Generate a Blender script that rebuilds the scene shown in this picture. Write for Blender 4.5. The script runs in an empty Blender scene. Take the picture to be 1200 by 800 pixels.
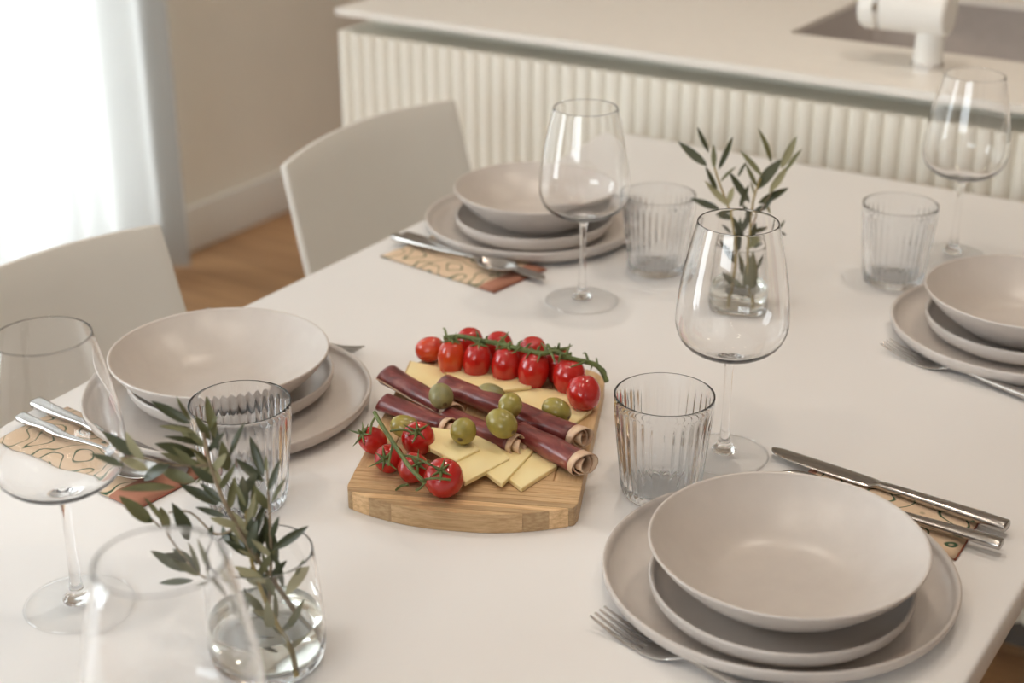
import bpy, bmesh, math, random
from mathutils import Vector, Matrix

random.seed(7)
scene = bpy.context.scene
C = scene.collection
R = math.radians
T = 0.76                      # height of the table top above the floor
CAM_H = 0.65                  # camera height above the table top

# ------------------------------------------------------------------ camera
F_PX = 1768.0
PITCH = math.atan(787.0 / 1768.0)
YAW = R(32.77)
cam_d = bpy.data.cameras.new('camera')
cam_d.sensor_width = 36.0
cam_d.lens = F_PX / 1200.0 * 36.0
cam_d.clip_start = 0.02
cam_d.dof.use_dof = True
cam_d.dof.focus_distance = 1.27
cam_d.dof.aperture_fstop = 4.5
cam = bpy.data.objects.new('camera', cam_d)
C.objects.link(cam)
cam.location = (0, 0, T + CAM_H)
cam.rotation_euler = (math.pi / 2 - PITCH, 0, YAW)
scene.camera = cam

# ------------------------------------------------------------------ world, daylight, exposure
world = bpy.data.worlds.new('sky'); scene.world = world
world.use_nodes = True
bg = world.node_tree.nodes['Background']
bg.inputs['Color'].default_value = (0.88, 0.95, 1.0, 1)
bg.inputs['Strength'].default_value = 10.5

WIN_Y0, WIN_Y1, WIN_Z0, WIN_Z1 = 0.25, 2.55, 0.04, 2.38
WALL_X = -2.76
pl = bpy.data.lights.new('window_daylight_portal', 'AREA')
pl.shape = 'RECTANGLE'; pl.size = WIN_Z1 - WIN_Z0; pl.size_y = WIN_Y1 - WIN_Y0
pl.cycles.is_portal = True
po = bpy.data.objects.new('window_daylight_portal', pl); C.objects.link(po)
po.location = (WALL_X - 0.16, (WIN_Y0 + WIN_Y1) / 2, (WIN_Z0 + WIN_Z1) / 2)
po.rotation_euler = (0, R(-90), 0)

W3_Y0, W3_Y1 = -1.00, 0.02                                              # uncurtained window beside the curtained one
p3 = bpy.data.lights.new('side_window_daylight_portal', 'AREA')
p3.shape = 'RECTANGLE'; p3.size = WIN_Z1 - WIN_Z0; p3.size_y = W3_Y1 - W3_Y0
p3.cycles.is_portal = True
po3 = bpy.data.objects.new('side_window_daylight_portal', p3); C.objects.link(po3)
po3.location = (WALL_X - 0.16, (W3_Y0 + W3_Y1) / 2, (WIN_Z0 + WIN_Z1) / 2)
po3.rotation_euler = (0, R(-90), 0)
W2_X0, W2_X1, W2_Z0, W2_Z1, ROOM_Y0 = -1.5, 0.6, 1.15, 2.38, -3.2     # second window, behind the viewer
p2 = bpy.data.lights.new('rear_window_daylight_portal', 'AREA')
p2.shape = 'RECTANGLE'; p2.size = W2_X1 - W2_X0; p2.size_y = W2_Z1 - W2_Z0
p2.cycles.is_portal = True
po2 = bpy.data.objects.new('rear_window_daylight_portal', p2); C.objects.link(po2)
po2.location = ((W2_X0 + W2_X1) / 2, ROOM_Y0 - 0.16, (W2_Z0 + W2_Z1) / 2)
po2.rotation_euler = (R(90), 0, 0)

vs = scene.view_settings
vs.view_transform = 'Standard'; vs.look = 'None'; vs.gamma = 1.0; vs.use_curve_mapping = False
vs.exposure = -0.13
cy = scene.cycles
cy.max_bounces = 20; cy.transmission_bounces = 20; cy.transparent_max_bounces = 24
cy.diffuse_bounces = 6; cy.glossy_bounces = 8
cy.sample_clamp_indirect = 8.0

# ------------------------------------------------------------------ projection helper (pixel of the photo -> point in the room)
def ray(u, v):
    x = (u - 600) / F_PX; y = -(v - 400) / F_PX
    d = Vector((x, math.cos(PITCH) + y * math.sin(PITCH), -math.sin(PITCH) + y * math.cos(PITCH)))
    c, s = math.cos(YAW), math.sin(YAW)
    return Vector((c * d.x - s * d.y, s * d.x + c * d.y, d.z))
def at(u, v, z):              # z above the table top
    d = ray(u, v); return Vector((0, 0, T + CAM_H)) + d * ((z - CAM_H) / d.z)
def at_depth(u, v, depth):    # depth along the viewing axis
    return Vector((0, 0, T + CAM_H)) + ray(u, v) * depth
def depth_of(p):
    return (Vector(p) - Vector((0, 0, T + CAM_H))).dot(ray(600, 400))

# ------------------------------------------------------------------ materials
def nmat(name):
    m = bpy.data.materials.new(name); m.use_nodes = True
    nt = m.node_tree
    return m, nt, nt.nodes, nt.links, nt.nodes['Principled BSDF']

def mat(name, col, rough=0.5, var=0.0, scale=20.0, bump=0.0, bscale=200.0, spec=0.5, metal=0.0, coat=0.0, sss=0.0, stretch=None, col2=None):
    m, nt, N, L, b = nmat(name)
    b.inputs['Roughness'].default_value = rough
    b.inputs['Metallic'].default_value = metal
    b.inputs['Specular IOR Level'].default_value = spec
    b.inputs['Coat Weight'].default_value = coat
    b.inputs['Coat Roughness'].default_value = 0.08
    if sss:
        b.inputs['Subsurface Weight'].default_value = sss
        b.inputs['Subsurface Radius'].default_value = (0.006, 0.004, 0.002)
        b.inputs['Subsurface Scale'].default_value = 1.0
    tc = N.new('ShaderNodeTexCoord'); mp = N.new('ShaderNodeMapping')
    if stretch: mp.inputs['Scale'].default_value = stretch
    L.new(tc.outputs['Object'], mp.inputs['Vector'])
    nz = N.new('ShaderNodeTexNoise'); nz.inputs['Scale'].default_value = scale; nz.inputs['Detail'].default_value = 4
    L.new(mp.outputs['Vector'], nz.inputs['Vector'])
    rp = N.new('ShaderNodeValToRGB')
    c2 = col2 or tuple(c * (1 - var) for c in col)
    c1 = col if col2 else tuple(min(1, c * (1 + var)) for c in col)
    rp.color_ramp.elements[0].color = (*c2, 1); rp.color_ramp.elements[1].color = (*c1, 1)
    rp.color_ramp.elements[0].position = 0.35; rp.color_ramp.elements[1].position = 0.65
    L.new(nz.outputs['Fac'], rp.inputs['Fac']); L.new(rp.outputs['Color'], b.inputs['Base Color'])
    if bump:
        n2 = N.new('ShaderNodeTexNoise'); n2.inputs['Scale'].default_value = bscale
        L.new(mp.outputs['Vector'], n2.inputs['Vector'])
        bp = N.new('ShaderNodeBump'); bp.inputs['Strength'].default_value = bump; bp.inputs['Distance'].default_value = 0.001
        L.new(n2.outputs['Fac'], bp.inputs['Height']); L.new(bp.outputs['Normal'], b.inputs['Normal'])
    return m

def wood_mat(name, c1, c2, axis, rough=0.5, scale=40.0, per_object=0.12):
    m, nt, N, L, b = nmat(name)
    b.inputs['Roughness'].default_value = rough
    tc = N.new('ShaderNodeTexCoord'); mp = N.new('ShaderNodeMapping')
    sc = [1.0, 1.0, 1.0]; sc[axis] = 0.06
    mp.inputs['Scale'].default_value = sc
    oi = N.new('ShaderNodeObjectInfo')
    cx = N.new('ShaderNodeCombineXYZ')
    ml = N.new('ShaderNodeMath'); ml.operation = 'MULTIPLY'; ml.inputs[1].default_value = 37.0
    L.new(oi.outputs['Random'], ml.inputs[0])
    for k in range(3): L.new(ml.outputs[0], cx.inputs[k])
    L.new(cx.outputs[0], mp.inputs['Location'])
    L.new(tc.outputs['Object'], mp.inputs['Vector'])
    nz = N.new('ShaderNodeTexNoise'); nz.inputs['Scale'].default_value = scale; nz.inputs['Detail'].default_value = 6; nz.inputs['Roughness'].default_value = 0.65
    L.new(mp.outputs['Vector'], nz.inputs['Vector'])
    rp = N.new('ShaderNodeValToRGB')
    rp.color_ramp.elements[0].color = (*c2, 1); rp.color_ramp.elements[1].color = (*c1, 1)
    rp.color_ramp.elements[0].position = 0.36; rp.color_ramp.elements[1].position = 0.62
    L.new(nz.outputs['Fac'], rp.inputs['Fac'])
    hv = N.new('ShaderNodeHueSaturation')
    mr = N.new('ShaderNodeMapRange'); mr.inputs['To Min'].default_value = 1 - per_object; mr.inputs['To Max'].default_value = 1 + per_object
    L.new(oi.outputs['Random'], mr.inputs['Value']); L.new(mr.outputs['Result'], hv.inputs['Value'])
    L.new(rp.outputs['Color'], hv.inputs['Color']); L.new(hv.outputs['Color'], b.inputs['Base Color'])
    return m

def glass_mat(name, col=(1, 1, 1), ior=1.47, rough=0.0):
    m = bpy.data.materials.new(name); m.use_nodes = True
    nt = m.node_tree; N = nt.nodes; L = nt.links
    N.remove(N['Principled BSDF'])
    g = N.new('ShaderNodeBsdfGlass'); g.inputs['IOR'].default_value = ior; g.inputs['Roughness'].default_value = rough
    g.inputs['Color'].default_value = (*col, 1)
    L.new(g.outputs[0], N['Material Output'].inputs['Surface'])
    return m

def thin_glass_mat(name):
    m = bpy.data.materials.new(name); m.use_nodes = True
    nt = m.node_tree; N = nt.nodes; L = nt.links
    N.remove(N['Principled BSDF'])
    t = N.new('ShaderNodeBsdfTransparent'); t.inputs['Color'].default_value = (0.995, 0.997, 0.996, 1)
    g = N.new('ShaderNodeBsdfGlossy'); g.inputs['Roughness'].default_value = 0.02
    lw = N.new('ShaderNodeLayerWeight'); lw.inputs['Blend'].default_value = 0.5
    pw = N.new('ShaderNodeMath'); pw.operation = 'POWER'; pw.inputs[1].default_value = 5.0
    L.new(lw.outputs['Facing'], pw.inputs[0])
    fr = N.new('ShaderNodeMapRange'); fr.inputs['To Min'].default_value = 0.035; fr.inputs['To Max'].default_value = 0.85
    L.new(pw.outputs[0], fr.inputs['Value'])
    mx = N.new('ShaderNodeMixShader')
    L.new(fr.outputs[0], mx.inputs[0]); L.new(t.outputs[0], mx.inputs[1]); L.new(g.outputs[0], mx.inputs[2])
    L.new(mx.outputs[0], N['Material Output'].inputs['Surface'])
    return m

def curtain_mat(name):
    m = bpy.data.materials.new(name); m.use_nodes = True
    nt = m.node_tree; N = nt.nodes; L = nt.links
    N.remove(N['Principled BSDF'])
    t = N.new('ShaderNodeBsdfTransparent')
    tl = N.new('ShaderNodeBsdfTranslucent'); tl.inputs['Color'].default_value = (0.32, 0.315, 0.30, 1)
    df = N.new('ShaderNodeBsdfDiffuse'); df.inputs['Color'].default_value = (0.93, 0.93, 0.91, 1)
    m1 = N.new('ShaderNodeMixShader'); m1.inputs[0].default_value = 0.3
    L.new(tl.outputs[0], m1.inputs[1]); L.new(df.outputs[0], m1.inputs[2])
    m2 = N.new('ShaderNodeMixShader')
    tc = N.new('ShaderNodeTexCoord'); wv = N.new('ShaderNodeTexNoise'); wv.inputs['Scale'].default_value = 300
    L.new(tc.outputs['Object'], wv.inputs['Vector'])
    mr = N.new('ShaderNodeMapRange'); mr.inputs['To Min'].default_value = 0.97; mr.inputs['To Max'].default_value = 0.995
    L.new(wv.outputs['Fac'], mr.inputs['Value']); L.new(mr.outputs['Result'], m2.inputs[0])
    L.new(t.outputs[0], m2.inputs[1]); L.new(m1.outputs[0], m2.inputs[2])
    L.new(m2.outputs[0], N['Material Output'].inputs['Surface'])
    return m

def napkin_mat(name):
    m, nt, N, L, b = nmat(name)
    b.inputs['Roughness'].default_value = 0.9
    b.inputs['Specular IOR Level'].default_value = 0.1
    tc = N.new('ShaderNodeTexCoord')
    sep = N.new('ShaderNodeSeparateXYZ'); L.new(tc.outputs['Object'], sep.inputs[0])
    # drawn green line-work on linen
    nz = N.new('ShaderNodeTexNoise'); nz.inputs['Scale'].default_value = 24; nz.inputs['Detail'].default_value = 0.5
    L.new(tc.outputs['Object'], nz.inputs['Vector'])
    mm = N.new('ShaderNodeMath'); mm.operation = 'MULTIPLY'; mm.inputs[1].default_value = 7.0
    L.new(nz.outputs['Fac'], mm.inputs[0])
    fr = N.new('ShaderNodeMath'); fr.operation = 'FRACT'; L.new(mm.outputs[0], fr.inputs[0])
    r1 = N.new('ShaderNodeValToRGB'); e = r1.color_ramp.elements
    e[0].position = 0.40; e[0].color = (0, 0, 0, 1); e[1].position = 0.46; e[1].color = (1, 1, 1, 1)
    x = e.new(0.52); x.color = (1, 1, 1, 1); x = e.new(0.58); x.color = (0, 0, 0, 1)
    L.new(fr.outputs[0], r1.inputs['Fac'])
    def mix(fac, a, c):
        k = N.new('ShaderNodeMix'); k.data_type = 'RGBA'
        L.new(fac, k.inputs[0])
        if isinstance(a, tuple): k.inputs[6].default_value = (*a, 1)
        else: L.new(a, k.inputs[6])
        k.inputs[7].default_value = (*c, 1)
        return k.outputs[2]
    col = mix(r1.outputs['Color'], (0.66, 0.50, 0.355), (0.05, 0.10, 0.06))
    # orange blossoms and teal leaves as printed blots
    v = N.new('ShaderNodeTexVoronoi'); v.inputs['Scale'].default_value = 17
    L.new(tc.outputs['Object'], v.inputs['Vector'])
    lt = N.new('ShaderNodeMath'); lt.operation = 'LESS_THAN'; lt.inputs[1].default_value = 0.30
    L.new(v.outputs['Distance'], lt.inputs[0])
    sc = N.new('ShaderNodeSeparateColor'); L.new(v.outputs['Color'], sc.inputs[0])
    gt = N.new('ShaderNodeMath'); gt.operation = 'GREATER_THAN'; gt.inputs[1].default_value = 0.62; L.new(sc.outputs[0], gt.inputs[0])
    o1 = N.new('ShaderNodeMath'); o1.operation = 'MULTIPLY'; L.new(lt.outputs[0], o1.inputs[0]); L.new(gt.outputs[0], o1.inputs[1])
    col = mix(o1.outputs[0], col, (0.60, 0.26, 0.08))
    g2 = N.new('ShaderNodeMath'); g2.operation = 'LESS_THAN'; g2.inputs[1].default_value = 0.2; L.new(sc.outputs[0], g2.inputs[0])
    l2 = N.new('ShaderNodeMath'); l2.operation = 'LESS_THAN'; l2.inputs[1].default_value = 0.2; L.new(v.outputs['Distance'], l2.inputs[0])
    o2 = N.new('ShaderNodeMath'); o2.operation = 'MULTIPLY'; L.new(l2.outputs[0], o2.inputs[0]); L.new(g2.outputs[0], o2.inputs[1])
    col = mix(o2.outputs[0], col, (0.02, 0.12, 0.12))
    # rust end band (local x beyond 0.085) and rust back half
    en = N.new('ShaderNodeMath'); en.operation = 'ABSOLUTE'; L.new(sep.outputs[0], en.inputs[0])
    e2 = N.new('ShaderNodeMath'); e2.operation = 'GREATER_THAN'; e2.inputs[1].default_value = 0.068; L.new(sep.outputs[0], e2.inputs[0])
    col = mix(e2.outputs[0], col, (0.40, 0.19, 0.13))
    L.new(col, b.inputs['Base Color'])
    nb = N.new('ShaderNodeTexNoise'); nb.inputs['Scale'].default_value = 900
    L.new(tc.outputs['Object'], nb.inputs['Vector'])
    bp = N.new('ShaderNodeBump'); bp.inputs['Strength'].default_value = 0.3; bp.inputs['Distance'].default_value = 0.0005
    L.new(nb.outputs['Fac'], bp.inputs['Height']); L.new(bp.outputs['Normal'], b.inputs['Normal'])
    return m

def ham_mat(name):
    m, nt, N, L, b = nmat(name)
    b.inputs['Roughness'].default_value = 0.3; b.inputs['Coat Weight'].default_value = 0.2
    tc = N.new('ShaderNodeTexCoord'); oi = N.new('ShaderNodeObjectInfo')
    mp = N.new('ShaderNodeMapping'); mp.inputs['Scale'].default_value = (0.35, 1, 1)
    cx = N.new('ShaderNodeCombineXYZ')
    L.new(oi.outputs['Random'], cx.inputs[0]); L.new(oi.outputs['Random'], cx.inputs[1])
    L.new(cx.outputs[0], mp.inputs['Location']); L.new(tc.outputs['Object'], mp.inputs['Vector'])
    nz = N.new('ShaderNodeTexNoise'); nz.inputs['Scale'].default_value = 70; nz.inputs['Detail'].default_value = 5; nz.inputs['Distortion'].default_value = 1.2
    L.new(mp.outputs[0], nz.inputs['Vector'])
    rp = N.new('ShaderNodeValToRGB'); e = rp.color_ramp.elements
    e[0].position = 0.32; e[0].color = (0.085, 0.014, 0.016, 1); e[1].position = 0.55; e[1].color = (0.20, 0.042, 0.038, 1)
    x = e.new(0.64); x.color = (0.26, 0.075, 0.060, 1); x = e.new(0.72); x.color = (0.46, 0.24, 0.18, 1)
    L.new(nz.outputs['Fac'], rp.inputs['Fac']); L.new(rp.outputs['Color'], b.inputs['Base Color'])
    n2 = N.new('ShaderNodeTexNoise'); n2.inputs['Scale'].default_value = 120; n2.inputs['Detail'].default_value = 3
    L.new(mp.outputs[0], n2.inputs['Vector'])
    bp = N.new('ShaderNodeBump'); bp.inputs['Strength'].default_value = 0.5; bp.inputs['Distance'].default_value = 0.0025
    L.new(n2.outputs['Fac'], bp.inputs['Height']); L.new(bp.outputs['Normal'], b.inputs['Normal'])
    return m

def emit_mat(name, col, s):
    m = bpy.data.materials.new(name); m.use_nodes = True
    nt = m.node_tree; N = nt.nodes
    N.remove(N['Principled BSDF'])
    e = N.new('ShaderNodeEmission'); e.inputs['Color'].default_value = (*col, 1); e.inputs['Strength'].default_value = s
    nt.links.new(e.outputs[0], N['Material Output'].inputs['Surface'])
    return m

M = dict(
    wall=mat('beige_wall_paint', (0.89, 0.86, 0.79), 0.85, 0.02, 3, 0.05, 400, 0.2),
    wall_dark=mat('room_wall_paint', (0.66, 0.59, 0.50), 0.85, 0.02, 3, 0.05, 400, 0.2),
    ceiling=mat('ceiling_paint', (0.78, 0.75, 0.70), 0.9, 0.01, 3),
    white=mat('white_lacquer', (0.78, 0.76, 0.72), 0.45, 0.01, 5),
    table=mat('white_table_lacquer', (0.79, 0.775, 0.765), 0.33, 0.012, 4, 0.0, 200, 0.4),
    counter=mat('off_white_worktop', (0.80, 0.765, 0.71), 0.4, 0.012, 40),
    flute=mat('cream_fluted_front', (0.82, 0.79, 0.71), 0.5, 0.015, 8),
    channel=mat('grey_green_channel', (0.74, 0.72, 0.64), 0.5, 0.02, 8),
    chair=mat('matte_white_chair_shell', (0.66, 0.64, 0.59), 0.55, 0.01, 12),
    ceramic=mat('greige_stoneware', (0.56, 0.513, 0.475), 0.31, 0.02, 60, 0.03, 500, 0.5),
    steel=mat('brushed_steel', (0.47, 0.45, 0.43), 0.2, 0.05, 60, 0.006, 600, metal=1.0, stretch=(0.1, 1, 1)),
    chrome=mat('chrome', (0.75, 0.75, 0.75), 0.1, 0.02, 10, metal=1.0),
    sink=mat('grey_composite_sink', (0.44, 0.40, 0.38), 0.5, 0.03, 60),
    tap=mat('white_tap_enamel', (0.80, 0.78, 0.74), 0.3, 0.01, 10),
    glass=glass_mat('clear_glass', (1, 1, 1), 1.45),
    ribglass=glass_mat('pressed_glass', (0.985, 0.99, 0.995), 1.48),
    water=glass_mat('water', (0.985, 0.995, 0.98), 1.33),
    pane=thin_glass_mat('window_pane_glass'),
    footglass=thin_glass_mat('wine_glass_foot'),
    curtain=curtain_mat('sheer_voile'),
    napkin=napkin_mat('printed_linen'),
    hem=mat('rust_hem', (0.27, 0.085, 0.05), 0.9, 0.1, 80),
    floor=wood_mat('oak_floor', (0.47, 0.27, 0.13), (0.30, 0.155, 0.07), 0, 0.45, 30, 0.18),
    subfloor=mat('floor_joint_dark', (0.12, 0.07, 0.04), 0.8),
    board_v=wood_mat('pine_board_long', (0.66, 0.455, 0.25), (0.52, 0.325, 0.155), 1, 0.5, 260, 0.16),
    board_u=wood_mat('pine_board_cross', (0.68, 0.47, 0.26), (0.50, 0.31, 0.15), 0, 0.5, 420, 0.26),
    tomato=mat('tomato_skin', (0.50, 0.016, 0.010), 0.14, 0.18, 60, spec=0.5, coat=0.4, sss=0.05, col2=(0.44, 0.012, 0.010)),
    tomato_o=mat('orange_tomato_skin', (0.64, 0.07, 0.012), 0.16, 0.18, 60, spec=0.5, coat=0.4, sss=0.05, col2=(0.52, 0.028, 0.012)),
    vine=mat('tomato_vine_green', (0.14, 0.18, 0.045), 0.6, 0.3, 120, col2=(0.08, 0.11, 0.03)),
    olive=mat('green_olive_skin', (0.37, 0.30, 0.06), 0.26, 0.15, 70, coat=0.2, col2=(0.25, 0.21, 0.045)),
    olive_d=mat('grey_olive_skin', (0.30, 0.265, 0.10), 0.35, 0.15, 70, coat=0.1, col2=(0.19, 0.175, 0.075)),
    pit=mat('olive_scar', (0.13, 0.09, 0.03), 0.6, 0.2, 300),
    ham=ham_mat('cured_ham_meat'),
    fat=mat('cured_ham_fat', (0.74, 0.55, 0.38), 0.4, 0.1, 120, col2=(0.60, 0.38, 0.25), coat=0.1),
    cheese=mat('pale_yellow_cheese', (0.90, 0.77, 0.43), 0.45, 0.05, 30, 0.05, 200, sss=0.1, col2=(0.87, 0.71, 0.36)),
    rind=mat('cheese_rind', (0.60, 0.42, 0.16), 0.5, 0.05, 60),
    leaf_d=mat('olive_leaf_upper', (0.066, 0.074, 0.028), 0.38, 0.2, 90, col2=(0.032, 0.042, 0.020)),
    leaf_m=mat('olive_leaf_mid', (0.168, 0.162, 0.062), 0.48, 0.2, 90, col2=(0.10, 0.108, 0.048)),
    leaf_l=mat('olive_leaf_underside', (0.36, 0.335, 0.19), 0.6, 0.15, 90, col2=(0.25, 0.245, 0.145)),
    twig=mat('olive_twig_bark', (0.26, 0.20, 0.13), 0.75, 0.2, 150),
    twig_y=mat('olive_twig_young', (0.32, 0.24, 0.08), 0.7, 0.2, 150),
    lamp=emit_mat('lamp_glow', (1.0, 0.72, 0.42), 60.0),
    plinth=mat('dark_plinth', (0.10, 0.085, 0.07), 0.6),
    alu=mat('white_window_frame', (0.75, 0.75, 0.74), 0.4, 0.01, 10),
)

# ------------------------------------------------------------------ mesh helpers
def link(name, me, m, parent=None, smooth=False, angle=None):
    o = bpy.data.objects.new(name, me); C.objects.link(o)
    if m is not None and len(me.materials) == 0: me.materials.append(m)
    if smooth:
        for p in me.polygons: p.use_smooth = True
        if angle is not None:
            try: me.set_sharp_from_angle(angle=R(angle))
            except Exception: pass
    if parent is not None: o.parent = parent
    return o
def mesh(name, verts, faces):
    me = bpy.data.meshes.new(name); me.from_pydata([tuple(v) for v in verts], [], faces); me.update(); return me
def bm_mesh(name, bm):
    bmesh.ops.recalc_face_normals(bm, faces=bm.faces)
    me = bpy.data.meshes.new(name); bm.to_mesh(me); bm.free(); me.update(); return me
def box_bm(bm, x0, x1, y0, y1, z0, z1):
    v = [bm.verts.new(p) for p in ((x0,y0,z0),(x1,y0,z0),(x1,y1,z0),(x0,y1,z0),(x0,y0,z1),(x1,y0,z1),(x1,y1,z1),(x0,y1,z1))]
    for f in ((3,2,1,0),(4,5,6,7),(0,1,5,4),(1,2,6,5),(2,3,7,6),(3,0,4,7)): bm.faces.new([v[i] for i in f])
def box(name, b, m, parent=None, bevel=0.0, seg=2):
    bm = bmesh.new(); box_bm(bm, *b)
    if bevel: bmesh.ops.bevel(bm, geom=bm.edges[:], offset=bevel, segments=seg, affect='EDGES', profile=0.5)
    return link(name, bm_mesh(name, bm), m, parent, smooth=bool(bevel), angle=40)
def boxes(name, bs, m, parent=None):
    bm = bmesh.new()
    for b in bs: box_bm(bm, *b)
    return link(name, bm_mesh(name, bm), m, parent)
def empty(name, loc=(0, 0, 0), rz=0.0, label=None, cat=None, group=None, kind=None):
    o = bpy.data.objects.new(name, None); C.objects.link(o)
    o.location = loc; o.rotation_euler = (0, 0, rz); o.empty_display_size = 0.02
    return tag(o, label, cat, group, kind)
def tag(o, label=None, cat=None, group=None, kind=None):
    if label: o['label'] = label
    if cat: o['category'] = cat
    if group: o['group'] = group
    if kind: o['kind'] = kind
    return o
def spline(P, k=4):
    out = []; n = len(P)
    for i in range(n - 1):
        p0, p1, p2, p3 = P[max(i-1, 0)], P[i], P[i+1], P[min(i+2, n-1)]
        for j in range(k):
            t = j / k
            out.append(tuple(0.5 * ((2*b) + (-a + c)*t + (2*a - 5*b + 4*c - d)*t*t + (-a + 3*b - 3*c + d)*t**3) for a, b, c, d in zip(p0, p1, p2, p3)))
    out.append(tuple(P[-1])); return out
def lathe_mesh(name, prof, seg=64, rfun=None):
    verts, faces, rings = [], [], []
    for (r, z) in prof:
        if r < 1e-6:
            rings.append([len(verts)]); verts.append((0, 0, z))
        else:
            ring = []
            for i in range(seg):
                a = 2 * math.pi * i / seg
                rr = r if rfun is None else rfun(r, z, a)
                ring.append(len(verts)); verts.append((rr * math.cos(a), rr * math.sin(a), z))
            rings.append(ring)
    for A, B in zip(rings[:-1], rings[1:]):
        if len(A) == 1 and len(B) == 1: continue
        for i in range(seg):
            j = (i + 1) % seg
            if len(A) == 1: faces.append((A[0], B[j], B[i]))
            elif len(B) == 1: faces.append((A[i], A[j], B[0]))
            else: faces.append((A[i], A[j], B[j], B[i]))
    return mesh(name, verts, faces)
def frame_for(d):
    d = Vector(d).normalized()
    up = Vector((0, 0, 1)) if abs(d.z) < 0.95 else Vector((1, 0, 0))
    s = d.cross(up).normalized(); return s, s.cross(d).normalized()
def tube_bm(bm, pts, rad, seg=8):
    pts = [Vector(p) for p in pts]; rings = []
    for i, p in enumerate(pts):
        d = pts[min(i+1, len(pts)-1)] - pts[max(i-1, 0)]
        s, u = frame_for(d); r = rad[i] if isinstance(rad, (list, tuple)) else rad
        rings.append([bm.verts.new(p + s * (r * math.cos(2*math.pi*k/seg)) + u * (r * math.sin(2*math.pi*k/seg))) for k in range(seg)])
    for A, B in zip(rings[:-1], rings[1:]):
        for k in range(seg): bm.faces.new((A[k], A[(k+1) % seg], B[(k+1) % seg], B[k]))
    bm.faces.new(rings[0][::-1]); bm.faces.new(rings[-1])
def tube(name, pts, rad, m, parent=None, seg=8):
    bm = bmesh.new(); tube_bm(bm, pts, rad, seg)
    return link(name, bm_mesh(name, bm), m, parent, True, 60)
def prism_mesh(name, poly, z0, z1, bevel=0.0):
    bm = bmesh.new()
    a = [bm.verts.new((x, y, z0)) for x, y in poly]; b = [bm.verts.new((x, y, z1)) for x, y in poly]
    bm.faces.new(a[::-1]); bm.faces.new(b); n = len(poly)
    for i in range(n): bm.faces.new((a[i], a[(i+1) % n], b[(i+1) % n], b[i]))
    bmesh.ops.recalc_face_normals(bm, faces=bm.faces)
    if bevel: bmesh.ops.bevel(bm, geom=bm.edges[:], offset=bevel, segments=1, affect='EDGES', clamp_overlap=True)
    return bm_mesh(name, bm)
def copy_tree(o, parent=None):
    c = o.copy(); C.objects.link(c); c.parent = parent
    for ch in list(o.children): copy_tree(ch, c)
    return c

# ================================================================== the setting
RX1, RY0, RY1, RZ = 3.2, ROOM_Y0, 4.6, 2.55
flo = box('floor', (WALL_X, RX1, RY0, RY1, -0.08, -0.012), M['subfloor']); tag(flo, 'oak plank floor of the room', kind='structure')
plank_me = {}
row, y = 0, RY0 + 0.0
PW, PL = 0.165, 1.25
while y < RY1 - 0.01:
    x = WALL_X - (row % 3) * 0.42
    while x < RX1:
        x0, x1 = max(x, WALL_X), min(x + PL, RX1)
        if x1 - x0 > 0.05:
            key = round(x1 - x0, 3)
            if key not in plank_me:
                bm = bmesh.new(); box_bm(bm, 0.001, key - 0.001, 0.0012, PW - 0.0012, -0.012, 0.0)
                bmesh.ops.bevel(bm, geom=[e for e in bm.edges if all(v.co.z > -0.001 for v in e.verts)], offset=0.0012, segments=1, affect='EDGES')
                plank_me[key] = bm_mesh('plank', bm); plank_me[key].materials.append(M['floor'])
            p = bpy.data.objects.new('plank', plank_me[key]); C.objects.link(p); p.parent = flo; p.location = (x0, y, 0)
        x += PL
    y += PW; row += 1

W = 0.2
o = boxes('wall_left', [(WALL_X - W, WALL_X, RY0, W3_Y0, 0, RZ), (WALL_X - W, WALL_X, W3_Y1, WIN_Y0, 0, RZ), (WALL_X - W, WALL_X, WIN_Y1, RY1, 0, RZ),
                        (WALL_X - W, WALL_X, W3_Y0, W3_Y1, WIN_Z1, RZ), (WALL_X - W, WALL_X, W3_Y0, W3_Y1, -0.08, WIN_Z0),
                        (WALL_X - W, WALL_X, WIN_Y0, WIN_Y1, WIN_Z1, RZ), (WALL_X - W, WALL_X, WIN_Y0, WIN_Y1, -0.08, WIN_Z0)], M['wall'])
tag(o, 'beige painted wall with the curtained window', kind='structure')
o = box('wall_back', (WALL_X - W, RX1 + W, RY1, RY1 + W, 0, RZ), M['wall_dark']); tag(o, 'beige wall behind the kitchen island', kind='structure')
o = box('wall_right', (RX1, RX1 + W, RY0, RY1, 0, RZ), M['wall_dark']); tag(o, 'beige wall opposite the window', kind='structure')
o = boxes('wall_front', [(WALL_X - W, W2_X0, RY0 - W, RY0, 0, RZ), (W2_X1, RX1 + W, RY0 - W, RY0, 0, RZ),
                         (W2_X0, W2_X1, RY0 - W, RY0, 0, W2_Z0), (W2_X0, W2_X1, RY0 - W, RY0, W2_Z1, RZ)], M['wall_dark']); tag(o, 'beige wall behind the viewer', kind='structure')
o = box('ceiling', (WALL_X - W, RX1 + W, RY0 - W, RY1 + W, RZ, RZ + 0.1), M['ceiling']); tag(o, 'white ceiling with small downlights', kind='structure')
o = box('baseboard_left', (WALL_X, WALL_X + 0.016, WIN_Y1 + 0.02, RY1, 0.0, 0.12), M['white'], bevel=0.004); tag(o, 'white baseboard along the beige wall', kind='structure')

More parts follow.
